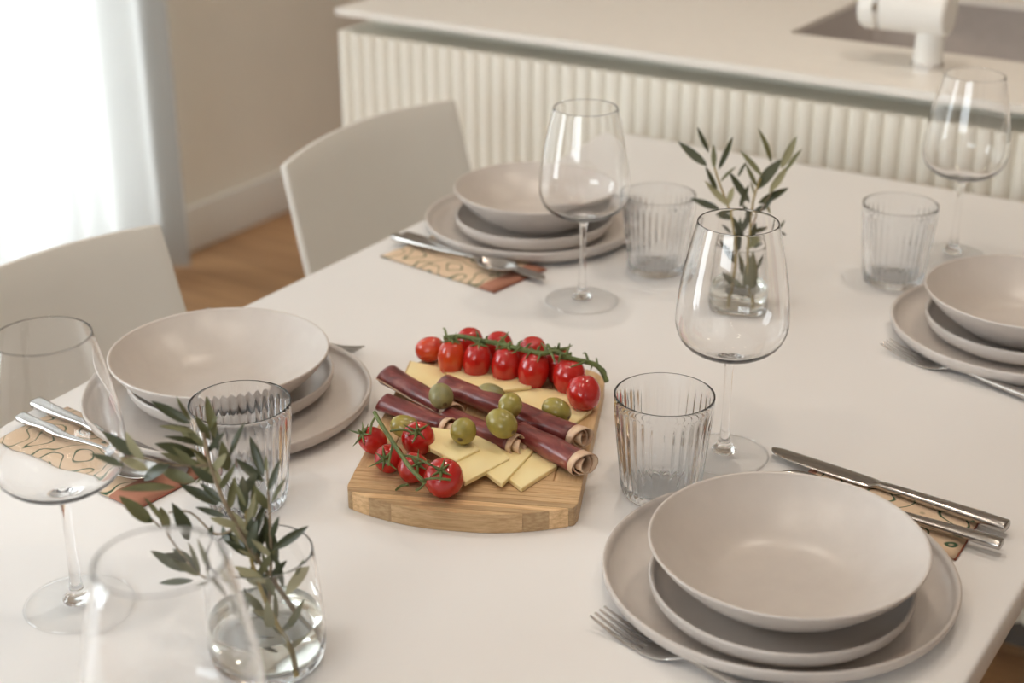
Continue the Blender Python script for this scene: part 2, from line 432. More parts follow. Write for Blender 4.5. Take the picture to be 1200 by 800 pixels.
ft = 0.05
def side_window(name, y0, y1, nw, label):
    win = empty(name, (WALL_X - 0.1, 0, 0), label=label, kind='structure')
    boxes('window_frame', [(-0.03, 0.03, y0, y0 + ft, WIN_Z0, WIN_Z1), (-0.03, 0.03, y1 - ft, y1, WIN_Z0, WIN_Z1),
                           (-0.03, 0.03, y0 + ft, y1 - ft, WIN_Z0, WIN_Z0 + ft), (-0.03, 0.03, y0 + ft, y1 - ft, WIN_Z1 - ft, WIN_Z1)], M['alu'], win)
    wy = (y1 - y0 - 2 * ft) / nw
    for k in range(nw):
        yy = y0 + ft + k * wy
        if k: box('mullion', (-0.025, 0.025, yy - 0.025, yy + 0.025, WIN_Z0 + ft, WIN_Z1 - ft), M['alu'], win)
        box('pane', (-0.003, 0.003, yy + 0.026, yy + wy - 0.026, WIN_Z0 + ft, WIN_Z1 - ft), M['pane'], win)
side_window('window_1', WIN_Y0, WIN_Y1, 3, 'tall white framed window behind the sheer curtain')
side_window('window_3', W3_Y0, W3_Y1, 2, 'tall white framed window without a curtain, next to the curtained one')
win2 = empty('window_2', (0, RY0 - 0.1, 0), label='wide white framed window in the wall behind the viewer', kind='structure')
boxes('window_frame', [(W2_X0, W2_X0 + ft, -0.03, 0.03, W2_Z0, W2_Z1), (W2_X1 - ft, W2_X1, -0.03, 0.03, W2_Z0, W2_Z1),
                       (W2_X0 + ft, W2_X1 - ft, -0.03, 0.03, W2_Z0, W2_Z0 + ft), (W2_X0 + ft, W2_X1 - ft, -0.03, 0.03, W2_Z1 - ft, W2_Z1)], M['alu'], win2)
wx = (W2_X1 - W2_X0 - 2 * ft) / 3
for k in range(1, 3):
    xx = W2_X0 + ft + k * wx
    box('mullion', (xx - 0.025, xx + 0.025, -0.025, 0.025, W2_Z0 + ft, W2_Z1 - ft), M['alu'], win2)
for k in range(3):
    xx = W2_X0 + ft + k * wx
    box('pane', (xx + 0.026, xx + wx - 0.026, -0.003, 0.003, W2_Z0 + ft, W2_Z1 - ft), M['pane'], win2)

# sheer curtain
NC = 420; CY0, CY1 = 0.05, 2.60
verts, faces = [], []
ph = 0.0; rows = 7
prof = []
for i in range(NC + 1):
    yy = CY0 + (CY1 - CY0) * i / NC
    ph += (CY1 - CY0) / NC * 2 * math.pi / (0.105 + 0.035 * math.sin(yy * 3.1) + 0.02 * math.sin(yy * 7.7))
    prof.append((yy, 0.030 * math.sin(ph) + 0.010 * math.sin(ph * 0.5 + 1)))
for r in range(rows + 1):
    f = r / rows
    for (yy, a) in prof:
        verts.append((-2.665 + a * (0.75 + 0.5 * (1 - f)), yy + 0.006 * math.sin(9 * yy + 4 * f), 0.012 + f * (RZ - 0.05)))
for r in range(rows):
    for i in range(NC): faces.append((r*(NC+1)+i, r*(NC+1)+i+1, (r+1)*(NC+1)+i+1, (r+1)*(NC+1)+i))
o = link('sheer_curtain', mesh('sheer_curtain', verts, faces), M['curtain'], None, True)
tag(o, 'white sheer floor-length curtain glowing in front of the window', 'curtain')
o = box('curtain_rail', (-2.69, -2.64, CY0 - 0.05, CY1 + 0.05, RZ - 0.036, RZ), M['alu'], bevel=0.004)
tag(o, 'white curtain rail fixed under the ceiling', 'curtain rail')

# recessed warm downlights (each carries its own lamp)
for k, (lx, ly, watt, where) in enumerate([(-0.95, 0.35, 11, 'over the chair side near the viewer'), (-0.25, 0.6, 11, 'over the open table edge near the viewer'),
                                     (-0.95, 1.6, 18, 'over the chair side near the island'), (-0.25, 1.75, 18, 'over the open table edge near the island'),
                                           (-1.75, 3.0, 16, 'over the passage beside the island'), (-0.5, 2.75, 10, 'over the sink')]):
    t = empty('ceiling_downlight', (lx, ly, RZ), label='small round warm downlight in the ceiling, ' + where, cat='ceiling light', group='ceiling downlights')
    link('trim_ring', lathe_mesh('trim_ring', [(0.03, -0.004), (0.034, -0.006), (0.042, -0.004), (0.043, 0.0)], 32), M['alu'], t, True)
    link('lens', lathe_mesh('lens', [(0, -0.003), (0.03, -0.003)], 24), M['lamp'], t)
    ld = bpy.data.lights.new('downlight_lamp', 'SPOT'); ld.energy = watt; ld.color = (1.0, 0.885, 0.77); ld.spot_size = R(120); ld.spot_blend = 0.8; ld.shadow_soft_size = 0.05
    lo = bpy.data.objects.new('downlight_lamp', ld); C.objects.link(lo); lo.parent = t; lo.location = (0, 0, -0.02)

# ================================================================== table
TX0, TX1, TY0, TY1, TH = -1.0966, -0.2031, 0.10, 1.985, 0.030
tb = empty('dining_table', ((TX0 + TX1) / 2, (TY0 + TY1) / 2, 0), label='long white lacquered dining table laid for four', cat='table')
hx, hy = (TX1 - TX0) / 2, (TY1 - TY0) / 2
box('table_top', (-hx, hx, -hy, hy, T - TH, T), M['table'], tb, bevel=0.004, seg=3)
boxes('apron', [(-hx + 0.06, hx - 0.06, -hy + 0.07, -hy + 0.09, T - 0.09, T - TH - 0.0005), (-hx + 0.06, hx - 0.06, hy - 0.09, hy - 0.07, T - 0.09, T - TH - 0.0005),
                (-hx + 0.06, -hx + 0.08, -hy + 0.09, hy - 0.09, T - 0.09, T - TH - 0.0005), (hx - 0.08, hx - 0.06, -hy + 0.09, hy - 0.09, T - 0.09, T - TH - 0.0005)], M['white'], tb)
for sx in (-1, 1):
    for sy in (-1, 1):
        cx, cy_ = sx * (hx - 0.06), sy * (hy - 0.06)
        box('leg', (cx - 0.03, cx + 0.03, cy_ - 0.03, cy_ + 0.03, 0.0, T - TH - 0.0005), M['white'], tb, bevel=0.004)

# ================================================================== kitchen island
IY, IX0, IX1, IZ = 2.04, -1.678, 0.62, T + 0.115
ID = 0.95
isl = empty('kitchen_island', ((IX0 + IX1) / 2, IY, 0), label='cream kitchen island with fluted front and off-white worktop', cat='kitchen island')
ox = (IX0 + IX1) / 2
SX0, SX1, SY0, SY1 = -0.938 - ox, -0.20 - ox, 0.243, 0.662   # sink opening, local
a0, a1 = IX0 - ox, IX1 - ox
wt = 0.012
boxes('worktop', [(a0, a1, 0, SY0, IZ - wt, IZ), (a0, a1, SY1, ID, IZ - wt, IZ), (a0, SX0, SY0, SY1, IZ - wt, IZ), (SX1, a1, SY0, SY1, IZ - wt, IZ)], M['counter'], isl)
PT = T + 0.075
boxes('carcass', [(a0 + 0.004, SX0 - 0.02, 0.096, ID - 0.01, 0.08, IZ - wt - 0.0005), (SX1 + 0.02, a1 - 0.004, 0.096, ID - 0.01, 0.08, IZ - wt - 0.0005),
                  (SX0 - 0.02, SX1 + 0.02, 0.096, SY0 - 0.03, 0.08, IZ - wt - 0.0005), (SX0 - 0.02, SX1 + 0.02, SY1 + 0.03, ID - 0.01, 0.08, IZ - wt - 0.0005)], M['channel'], isl)
box('finger_channel', (a0 + 0.004, a1 - 0.004, 0.02, 0.095, PT - 0.02, PT - 0.004), M['channel'], isl)
box('front_backing', (a0 + 0.001, a1 - 0.001, 0.008, 0.019, 0.08, PT - 0.001), M['flute'], isl)
box('end_panel', (a0, a0 + 0.018, 0.0195, 0.095, 0.08, PT), M['flute'], isl)
box('plinth', (a0 + 0.03, a1 - 0.03, 0.06, ID - 0.06, 0.0, 0.079), M['plinth'], isl)
pitch = 0.0268
nsl = int((a1 - a0) / pitch)
pts = [(-pitch/2 + 0.0012, 0.008)] + [((pitch/2 - 0.0022) * -math.cos(math.pi * k / 8), 0.006 - 0.0062 * math.sin(math.pi * k / 8)) for k in range(9)] + [(pitch/2 - 0.0012, 0.008)]
slat_me = prism_mesh('slat', pts, 0.08, PT)
slat_me.materials.append(M['flute'])
for p in slat_me.polygons: p.use_smooth = abs(p.normal.z) < 0.5
slat_me.set_sharp_from_angle(angle=R(50))
for k in range(nsl):
    s = bpy.data.objects.new('slat', slat_me); C.objects.link(s); s.parent = isl; s.location = (a0 + pitch * (k + 0.5), 0, 0)

# sink
sk = empty('kitchen_sink', (ox + (SX0 + SX1) / 2, IY + (SY0 + SY1) / 2, IZ - wt), label='grey rectangular sink sunk into the island worktop', cat='sink')
bm = bmesh.new(); sw, sd, sh = (SX1 - SX0) / 2, (SY1 - SY0) / 2, 0.17
box_bm(bm, -sw + 0.0005, sw - 0.0005, -sd + 0.0005, sd - 0.0005, -sh, 0.004)
bm.faces.ensure_lookup_table()
top = [f for f in bm.faces if f.calc_center_median().z > 0.003]
bmesh.ops.delete(bm, geom=top, context='FACES')
bmesh.ops.bevel(bm, geom=[e for e in bm.edges if not e.is_boundary], offset=0.015, segments=3, affect='EDGES')
me = bm_mesh('basin', bm)
o = link('basin', me, M['sink'], sk, True, 50)
sm = o.modifiers.new('thick', 'SOLIDIFY'); sm.thickness = 0.008; sm.offset = -1 if False else 1
link('drain', lathe_mesh('drain', [(0, 0.004), (0.03, 0.003), (0.042, 0.006), (0.045, 0.0)], 32), M['chrome'], sk, True).location = (0, 0, -sh + 0.001)

# tap
tp = empty('kitchen_tap', (-0.673, 2.1735, IZ), label='white tap with thick horizontal barrel and chrome ring beside the sink', cat='tap')
link('base_ring', lathe_mesh('base_ring', [(0, 0), (0.0245, 0), (0.0245, 0.007), (0.0225, 0.009), (0, 0.009)], 40), M['chrome'], tp, True, 40)
link('post', lathe_mesh('post', [(0, 0.009), (0.0218, 0.009), (0.0212, 0.03), (0.0198, 0.075), (0, 0.075)], 40), M['tap'], tp, True, 40)
def barrel(name, prof, m):
    o = link(name, lathe_mesh(name, prof, 48), m, tp, True, 40); o.rotation_euler = (0, R(-90), 0); o.location = (0.026, 0, 0.083); return o
barrel('barrel', [(0, 0.0), (0.031, 0.0), (0.0345, 0.004), (0.0345, 0.098), (0, 0.098)], M['tap'])
barrel('ring', [(0.03, 0.0985), (0.0352, 0.0985), (0.0352, 0.106), (0.03, 0.106)], M['chrome'])
barrel('end_cap', [(0, 0.1065), (0.0345, 0.1065), (0.0345, 0.122), (0.030, 0.13), (0, 0.132)], M['tap'])

# ================================================================== chairs
def make_chair(loc, rz, label):
    t = empty('dining_chair', loc, rz, label, 'chair', 'white shell chairs along the table')
    # local: +x faces the table, backrest at x ~ 0
    NU, NV = 18, 10
    v, f = [], []
    for j in range(NV + 1):
        g = j / NV                                   # 0 bottom 1 top
        z = 0.47 + g * 0.355
        half = 0.205 - 0.012 * g
        for i in range(NU + 1):
            s = -1 + 2 * i / NU
            xx = -0.085 * g - 0.030 * (1 - s * s) + 0.03 * (1 - g) ** 3
            v.append((xx, s * half, z + (0.008 * (1 - s * s)) * g))
    for j in range(NV):
        for i in range(NU): f.append((j*(NU+1)+i, j*(NU+1)+i+1, (j+1)*(NU+1)+i+1, (j+1)*(NU+1)+i))
    o = link('backrest', mesh('backrest', v, f), M['chair'], t, True)
    s_ = o.modifiers.new('thick', 'SOLIDIFY'); s_.thickness = 0.010; s_.offset = 0
    b_ = o.modifiers.new('round', 'BEVEL'); b_.width = 0.003; b_.segments = 2
    v, f = [], []
    for j in range(NV + 1):
        g = j / NV
        for i in range(NU + 1):
            s = -1 + 2 * i / NU
            v.append((-0.005 + g * 0.42 - 0.035 * (1 - s*s) * (1 - g), s * (0.205 + 0.012 * math.sin(g * 3.1)) * (1 - 0.06 * g ** 6), 0.462 - 0.018 * (1 - s*s) * math.sin(min(1, g * 1.2) * 3.0) - 0.012 * g ** 4))
    for j in range(NV):
        for i in range(NU): f.append((j*(NU+1)+i, j*(NU+1)+i+1, (j+1)*(NU+1)+i+1, (j+1)*(NU+1)+i))
    o = link('seat', mesh('seat', v, f), M['chair'], t, True)
    s_ = o.modifiers.new('thick', 'SOLIDIFY'); s_.thickness = 0.010; s_.offset = 0
    for sx in (0, 1):
        for sy in (-1, 1):
            tube('leg', [(0.06 + 0.28 * sx, sy * 0.15, 0.45), (0.0 + 0.40 * sx, sy * 0.20, 0.0)], [0.012, 0.009], M['white'], t, 12)
    boxes('under_frame', [(0.05, 0.35, -0.16, -0.14, 0.425, 0.44), (0.05, 0.35, 0.14, 0.16, 0.425, 0.44)], M['white'], t)
    return t
make_chair((-1.150, 0.972, 0), R(0), 'white shell chair before the curtain, behind the plates with olive sprigs in front')
make_chair((-1.178, 1.608, 0), R(0), 'white shell chair whose whole backrest shows against the fluted island')

# ================================================================== crockery
def plate_prof(r, h, base):
    t = 0.0045
    out = [(0, 0.0012), (base - 0.006, 0.0012), (base - 0.004, 0.0), (base, 0.0), (base + 0.003, 0.0015)]
    n = 8
    for k in range(1, n + 1):
        a = k / n * math.pi / 2
        out.append((base + 0.003 + (r - base - 0.003) * math.sin(a) ** 0.9, 0.0015 + (h - 0.004) * (1 - math.cos(a)) ** 0.9 * 1.0))
    out += [(r, h - 0.0012), (r - 0.0012, h), (r - 0.0028, h - 0.0010)]
    for k in range(n, 0, -1):
        a = k / n * math.pi / 2
        out.append((base - 0.004 + (r - t - base + 0.004) * math.sin(a) ** 0.9, t + (h - t - 0.003) * (1 - math.cos(a)) ** 0.9))
    out += [(base - 0.012, t - 0.0001), (0, t - 0.0003)]
    return out
dinner_me = lathe_mesh('dinner_plate', plate_prof(0.136, 0.0205, 0.112), 128)
side_me = lathe_mesh('side_plate', plate_prof(0.0994, 0.0225, 0.074), 112)
bowl_prof = spline([(0, 0.002), (0.040, 0.002), (0.046, 0.0), (0.051, 0.0005), (0.060, 0.0055), (0.078, 0.0175), (0.094, 0.032), (0.1030, 0.0435), (0.1045, 0.0460), (0.1036, 0.0472), (0.1018, 0.0465),
                    (0.0995, 0.0435), (0.090, 0.033), (0.075, 0.0205), (0.060, 0.0110), (0.045, 0.0068), (0.02, 0.0062), (0, 0.0062)], 4)
bowl_me = lathe_mesh('bowl', bowl_prof, 112)
for me in (dinner_me, side_me, bowl_me):
    me.materials.append(M['ceramic'])
    for p in me.polygons: p.use_smooth = True
def crock(name, me, x, y, z, label, cat, group):
    o = bpy.data.objects.new(name, me); C.objects.link(o); o.location = (x, y, T + z); tag(o, label, cat, group); return o
SET = {  # dinner, side, bowl centres
    'near': ((-0.363, 0.9435), (-0.352, 0.921), (-0.3513, 0.9272)),
    'sprig': ((-0.9344, 0.9505), (-0.949, 0.969), (-0.9458, 0.9528)),
    'island': ((-0.9559, 1.5333), (-0.948, 1.525), (-0.9536, 1.5403)),
    'edge': ((-0.3389, 1.5231), (-0.3399, 1.5228), (-0.3388, 1.5231)),
}
WHERE = {
    'near': 'in the whole stack with a fork lying in front of it',
    'sprig': 'in the stack behind the tumbler and olive sprigs',
    'island': 'in the stack behind the wine glass by the fluted island',
    'edge': 'in the stack cut off by the picture edge below the tap',
}
for k in SET:
    (dx, dy), (sx, sy), (bx, by) = SET[k]
    crock('dinner_plate', dinner_me, dx, dy, 0.0002, 'greige dinner plate, bottom ' + WHERE[k], 'plate', 'dinner plates')
    crock('side_plate', side_me, sx, sy, 0.0052, 'smaller greige plate, middle ' + WHERE[k], 'plate', 'side plates')
    crock('bowl', bowl_me, bx, by, 0.0102, 'greige pasta bowl, top ' + WHERE[k], 'bowl', 'pasta bowls')

# ================================================================== wine glasses
foot_me = lathe_mesh('foot', spline([(0.0388, 0.0016), (0.030, 0.0027), (0.018, 0.0043), (0.011, 0.0062)], 4), 64)
rim_me = lathe_mesh('foot_rim', [(0.0398 + 0.00085 * math.cos(a * math.pi / 6), 0.0010 + 0.00085 * math.sin(a * math.pi / 6)) for a in range(13)], 64)
stem_me = lathe_mesh('stem', spline([(0, 0.0030), (0.006, 0.0030), (0.0105, 0.0042), (0.0110, 0.0064), (0.0082, 0.0095), (0.0056, 0.0145), (0.0046, 0.020), (0.0038, 0.034), (0.0035, 0.060), (0.0037, 0.084), (0.0048, 0.0935)], 4), 64)
bowlg_me = lathe_mesh('bowl', spline([(0.0048, 0.0935), (0.0085, 0.0965), (0.0200, 0.1000), (0.0345, 0.1060), (0.0440, 0.1145), (0.0488, 0.1260), (0.0495, 0.1380), (0.0477, 0.1590), (0.0432, 0.1850), (0.0384, 0.2070), (0.0350, 0.2215), (0.0346, 0.2228),
                                    (0.0341, 0.2228), (0.0341, 0.2213), (0.0375, 0.2065), (0.0423, 0.1845), (0.0468, 0.1585), (0.0486, 0.1380), (0.0479, 0.1268), (0.0433, 0.1158), (0.0338, 0.1078), (0.0195, 0.1024), (0.008, 0.1005), (0, 0.1003)], 4), 64)
for me in (foot_me, rim_me, stem_me, bowlg_me): me.materials.append(M['footglass' if me is foot_me else 'glass']); [setattr(p, 'use_smooth', True) for p in me.polygons]
def wine_glass(x, y, label):
    t = empty('wine_glass', (x, y, T + 0.0002), random.random() * 3, label, 'wine glass', 'stemmed wine glasses')
    for n, me in (('foot', foot_me), ('foot_rim', rim_me), ('stem', stem_me), ('bowl', bowlg_me)):
        o = bpy.data.objects.new(n, me); C.objects.link(o); o.parent = t
wine_glass(-0.785, 1.365, 'empty wine glass standing before the plates by the fluted island')
wine_glass(-0.4927, 1.1197, 'empty wine glass with an olive vase showing through its bowl')
wine_glass(-0.479, 1.731, 'empty wine glass below the tap, beside a ribbed tumbler')
wine_glass(-0.802, 0.636, 'empty wine glass with cutlery and napkin showing through its bowl')
wine_glass(-0.522, 0.469, 'blurred empty wine glass in front of the larger olive vase')

# ================================================================== ribbed tumblers
NR = 34
def rib(r, z, a):
    k = max(0.0, min(1.0, (z - 0.004) / 0.006)) * max(0.0, min(1.0, (0.0865 - z) / 0.006))
    return r + 0.0014 * k * (abs(math.sin(a * NR / 2)) - 0.6)
outer = spline([(0, 0.0012), (0.026, 0.0012), (0.029, 0.0), (0.0315, 0.0006), (0.0335, 0.004), (0.0347, 0.012), (0.0366, 0.030), (0.0388, 0.050), (0.0407, 0.070), (0.0419, 0.0835), (0.0426, 0.0925), (0.0424, 0.0948)], 3)
inner = spline([(0.0412, 0.0948), (0.0409, 0.0925), (0.0400, 0.0800), (0.0386, 0.065), (0.0364, 0.045), (0.0343, 0.025), (0.0328, 0.013), (0.0300, 0.0098), (0.02, 0.0090), (0, 0.0088)], 3)
def tum_r(r, z, a): return rib(r, z, a)
verts_o = lathe_mesh('glass_body', outer + inner, NR * 6, rfun=None)
# flute only the outer wall
n_out = len(outer)
seg = NR * 6
idx = 0
for ri, (r, z) in enumerate(outer + inner):
    if r < 1e-6: idx += 1; continue
    for i in range(seg):
        if ri < n_out:
            a = 2 * math.pi * i / seg; rr = rib(r, z, a)
            verts_o.vertices[idx].co = (rr * math.cos(a), rr * math.sin(a), z)
        idx += 1
verts_o.materials.append(M['ribglass'])
for p in verts_o.polygons: p.use_smooth = True
for (x, y, lab) in [(-0.5088, 1.027, 'ribbed clear tumbler between the cheese board and the whole plate stack'),
                    (-0.7985, 0.8225, 'ribbed clear tumbler standing behind the large olive sprigs'),
                    (-0.7592, 1.4955, 'ribbed clear tumbler beside the plates by the fluted island'),
                    (-0.5113, 1.6117, 'ribbed clear tumbler standing alone below the tap')]:
    o = bpy.data.objects.new('ribbed_tumbler', verts_o); C.objects.link(o); o.location = (x, y, T + 0.0002)
    tag(o, lab, 'tumbler', 'ribbed tumblers')

# ================================================================== vases with olive sprigs
vo = [(0, 0.0012), (0.022, 0.0010), (0.030, 0.0), (0.0345, 0.0020), (0.0372, 0.0080), (0.0380, 0.0180), (0.0374, 0.0340), (0.0358, 0.0560), (0.0338, 0.0780), (0.0330, 0.0838)]
vi = [(0.0320, 0.0838), (0.0326, 0.0780), (0.0346, 0.0560), (0.0362, 0.0340), (0.0368, 0.0190), (0.0355, 0.0110), (0.0310, 0.0075), (0.02, 0.0068), (0, 0.0066)]
vase_me = lathe_mesh('glass_body', spline(vo, 4) + spline(vi, 4), 72)
wat = [(0, 0.0069), (0.02, 0.0071), (0.0307, 0.0078), (0.0352, 0.0113), (0.0365, 0.0190), (0.0361, 0.0300), (0.0357, 0.0345), (0.0350, 0.0340), (0.0, 0.0338)]
water_me = lathe_mesh('water', wat, 72)
for me, m in ((vase_me, M['glass']), (water_me, M['water'])):
    me.materials.append(m); [setattr(p, 'use_smooth', True) for p in me.polygons]
water_me.set_sharp_from_angle(angle=R(40))
def vase(x, y, s, label):
    t = empty('glass_vase', (x, y, T + 0.0002), 0, label, 'vase', 'glass vases with olive sprigs'); t.scale = (s, s, s)
    for n, me in (('glass_body', vase_me), ('water', water_me)):
        o = bpy.data.objects.new(n, me); C.objects.link(o); o.parent = t
vase(-0.6333, 0.662, 1.08, 'clear glass of water holding the leaning olive sprigs before the tumbler')
vase(-0.6252, 1.4349, 0.965, 'small clear glass of water holding upright olive sprigs, seen through a wine glass')

def leaf_mesh(name, w, bend, fold):
    n = 8; v, f = [], []
    for i in range(n + 1):
        t = i / n
        hw = w * (math.sin(math.pi * t ** 0.85) ** 0.8 if 0 < t < 1 else 0) + 0.008 * (1 - t)
        zc = bend * math.sin(math.pi * t)
        v += [(t, -hw, zc + fold * hw), (t, 0, zc), (t, hw, zc + fold * hw)]
    for i in range(n):
        for j in range(2): f.append((i*3+j, i*3+j+1, (i+1)*3+j+1, (i+1)*3+j))
    return mesh(name, v, f)
LEAF = {}
for mk in ('leaf_d', 'leaf_m', 'leaf_l'):
    for wi, w in enumerate((0.085, 0.118, 0.15)):
        me = leaf_mesh('leaf', w, (0.05, -0.04, 0.07)[wi], (0.25, 0.35, 0.2)[wi]); me.materials.append(M[mk])
        for p in me.polygons: p.use_smooth = True
        LEAF[mk, wi] = me
def sprig(label, base, scale, off, stems, leaves, depth, group, dj, extra=(), ext_len=(60, 100), lean=0.0):
    """stems: list of (points, r0, r1, material); leaves: (bx, by, tx, ty, tone, width)"""
    ox_, oy_ = off
    def px(p): return (ox_ + p[0] / scale, oy_ + p[1] / scale)
    t = empty('olive_sprig', base, 0, label, 'olive sprig', group)
    inv = Vector(base)
    view = ray(600, 400)
    for pts, r0, r1, m in stems:
        pp = spline([(*px(p[:2]), (p[2] if len(p) > 2 else 0.0) - lean * max(0, 320 - p[0])) for p in pts], 4)
        P = [at_depth(u, v, depth + dd) - inv for u, v, dd in pp]
        n = len(P)
        tube('stem', P, [r0 + (r1 - r0) * i / (n - 1) for i in range(n)], M[m], t, 7)
    leaves = list(leaves)
    for (pts, n) in extra:
        sp = spline([p[:2] for p in pts], 6)
        for k in range(n):
            g = (k + 0.5 + random.uniform(-.3, .3)) / n
            i = min(len(sp) - 2, int(g * (len(sp) - 1)))
            bx_, by_ = sp[i]; dx, dy = sp[i+1][0] - bx_, sp[i+1][1] - by_
            a = math.atan2(dy, dx) + (1 if k % 2 else -1) * random.uniform(0.35, 1.0)
            ll = random.uniform(*ext_len)
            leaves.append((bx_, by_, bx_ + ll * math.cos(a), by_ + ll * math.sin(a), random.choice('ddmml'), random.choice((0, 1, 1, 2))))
    for (b0, b1, t0, t1, tone, wi) in leaves:
        d0 = random.uniform(-dj, dj) * 0.5 - lean * max(0, 320 - b0)
        A = at_depth(*px((b0, b1)), depth + d0) - inv
        B = at_depth(*px((t0, t1)), depth + d0 + random.uniform(-dj, dj)) - inv
        X = B - A; ln = X.length; X.normalize()
        toc = (-view + Vector((random.uniform(-.5, .5), random.uniform(-.5, .5), random.uniform(0, .6)))).normalized()
        Y = toc.cross(X).normalized(); Z = X.cross(Y).normalized()
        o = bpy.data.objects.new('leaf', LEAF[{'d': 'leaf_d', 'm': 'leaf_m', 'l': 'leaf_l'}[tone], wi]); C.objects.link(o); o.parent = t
        mt = Matrix((X, Y, Z)).transposed().to_4x4()
        o.matrix_local = Matrix.Translation(A) @ mt @ Matrix.Diagonal((ln, ln * 0.95, ln, 1))
    return t
V1 = Vector((-0.6333, 0.662, T + 0.01)); d1 = depth_of(V1 + Vector((0, 0, 0.04)))
S1, O1 = 2.353, (100, 460)
sprig('long leaning olive sprig reaching over the napkin from the nearer vase', (-0.6333, 0.662, T + 0.012), S1, O1,
      [([(650, 705, 0.01), (600, 635, 0.012), (545, 555, 0.01), (455, 430, 0.0), (385, 305, -0.01), (345, 200, -0.01), (325, 110, -0.01)], 0.0022, 0.0011, 'twig'),
       ([(420, 370), (360, 390), (290, 330), (230, 330)], 0.0010, 0.0006, 'twig'),
       ([(430, 560), (380, 520), (310, 490), (235, 400), (185, 350)], 0.0011, 0.0006, 'twig'),
       ([(345, 200), (250, 200), (130, 175), (95, 195)], 0.0010, 0.0006, 'twig')],
      [(290, 85, 180, 22, 'd', 1), (292, 78, 250, 8, 'm', 0), (358, 125, 333, 8, 'm', 1), (305, 110, 200, 92, 'm', 0), (325, 145, 215, 120, 'd', 0), (305, 175, 190, 140, 'd', 2),
       (325, 205, 205, 165, 'm', 1), (140, 175, 48, 108, 'd', 1), (110, 205, 12, 168, 'd', 0), (175, 215, 92, 178, 'l', 2), (305, 245, 205, 212, 'm', 2), (250, 262, 90, 268, 'm', 0),
       (370, 308, 258, 250, 'd', 1), (375, 260, 303, 165, 'l', 2), (398, 175, 442, 78, 'd', 0), (390, 215, 375, 130, 'm', 2), (345, 130, 300, 60, 'm', 1), (365, 160, 350, 70, 'd', 1),
       (385, 340, 303, 315, 'd', 1), (183, 358, 92, 283, 'm', 2), (215, 355, 162, 288, 'm', 0), (292, 405, 238, 302, 'd', 2), (465, 418, 388, 350, 'l', 2), (345, 395, 350, 365, 'd', 2),
       (285, 490, 178, 434, 'd', 1), (318, 492, 243, 428, 'd', 2), (318, 500, 240, 455, 'm', 1), (302, 515, 202, 523, 'd', 0), (355, 485, 318, 400, 'm', 0), (400, 420, 378, 365, 'd', 2),
       (498, 525, 410, 478, 'l', 2), (445, 440, 380, 378, 'd', 1), (480, 455, 435, 425, 'm', 1), (330, 150, 262, 105, 'm', 1), (300, 385, 270, 345, 'm', 0), (420, 545, 365, 500, 'm', 1)],
      d1, 'olive sprigs', 0.018, [([(520, 520), (455, 430), (385, 305), (345, 200), (320, 110)], 16), ([(380, 520), (310, 490), (235, 400), (185, 350)], 5), ([(345, 200), (250, 200), (150, 185)], 4)], lean=0.00014)
sprig('upright dense olive sprig standing in the nearer vase', (-0.628, 0.656, T + 0.012), S1, O1,
      [([(582, 782, -0.012), (562, 705, -0.01), (505, 590, -0.005), (460, 470, 0.0), (445, 360, 0.005), (440, 280, 0.005)], 0.0021, 0.0010, 'twig_y'),
       ([(505, 590), (512, 470), (508, 340), (503, 250), (500, 185)], 0.0013, 0.0007, 'twig')],
      [(492, 245, 413, 182, 'd', 1), (492, 232, 453, 118, 'd', 1), (500, 218, 497, 170, 'm', 1), (436, 335, 434, 228, 'd', 2), (466, 345, 466, 242, 'm', 1), (515, 302, 554, 232, 'm', 0),
       (458, 412, 497, 298, 'd', 1), (527, 475, 494, 333, 'd', 1), (518, 432, 617, 366, 'd', 1), (546, 535, 523, 443, 'd', 1), (552, 557, 622, 478, 'l', 2), (582, 505, 603, 458, 'm', 1),
       (472, 475, 470, 385, 'd', 2), (447, 605, 438, 535, 'd', 1), (512, 655, 500, 570, 'l', 2), (492, 612, 438, 548, 'm', 2), (547, 675, 605, 565, 'm', 0), (527, 702, 470, 677, 'd', 0),
       (552, 692, 592, 630, 'l', 2), (560, 700, 515, 640, 'm', 1), (500, 560, 470, 500, 'd', 1), (450, 330, 470, 400, 'd', 1), (480, 430, 500, 350, 'd', 1), (520, 560, 500, 500, 'm', 1), (445, 300, 425, 255, 'd', 0)],
      d1, 'olive sprigs', 0.014, [([(540, 660), (505, 590), (460, 470), (445, 360), (440, 280)], 12), ([(510, 560), (512, 470), (508, 340), (503, 250)], 6)])
V2 = Vector((-0.6252, 1.4349, T + 0.04)); d2 = depth_of(V2)
S2, O2 = 3.335, (780, 140)
sprig('olive sprig with forked tip, leaning toward the ribbed tumbler, in the farther vase', (-0.6252, 1.4349, T + 0.010), S2, O2,
      [([(250, 730), (262, 640), (275, 540), (268, 450), (248, 350), (205, 235), (185, 160)], 0.0019, 0.0010, 'twig_y')],
      [(168, 130, 123, 28, 'd', 1), (162, 182, 48, 86, 'd', 1), (190, 190, 187, 96, 'm', 1), (208, 195, 263, 66, 'd', 0), (202, 280, 155, 182, 'd', 1), (245, 338, 152, 238, 'l', 1), (246, 335, 266, 262, 'l', 2),
       (215, 243, 276, 184, 'm', 0), (212, 352, 97, 306, 'd', 1), (270, 388, 172, 368, 'd', 1), (256, 442, 213, 408, 'd', 1), (286, 515, 284, 400, 'd', 1), (277, 562, 198, 468, 'd', 1),
       (302, 604, 284, 518, 'm', 2), (306, 683, 213, 588, 'd', 1), (328, 690, 232, 594, 'm', 0), (290, 450, 262, 380, 'd', 2), (300, 470, 290, 380, 'd', 1)],
      d2, 'olive sprigs', 0.012)
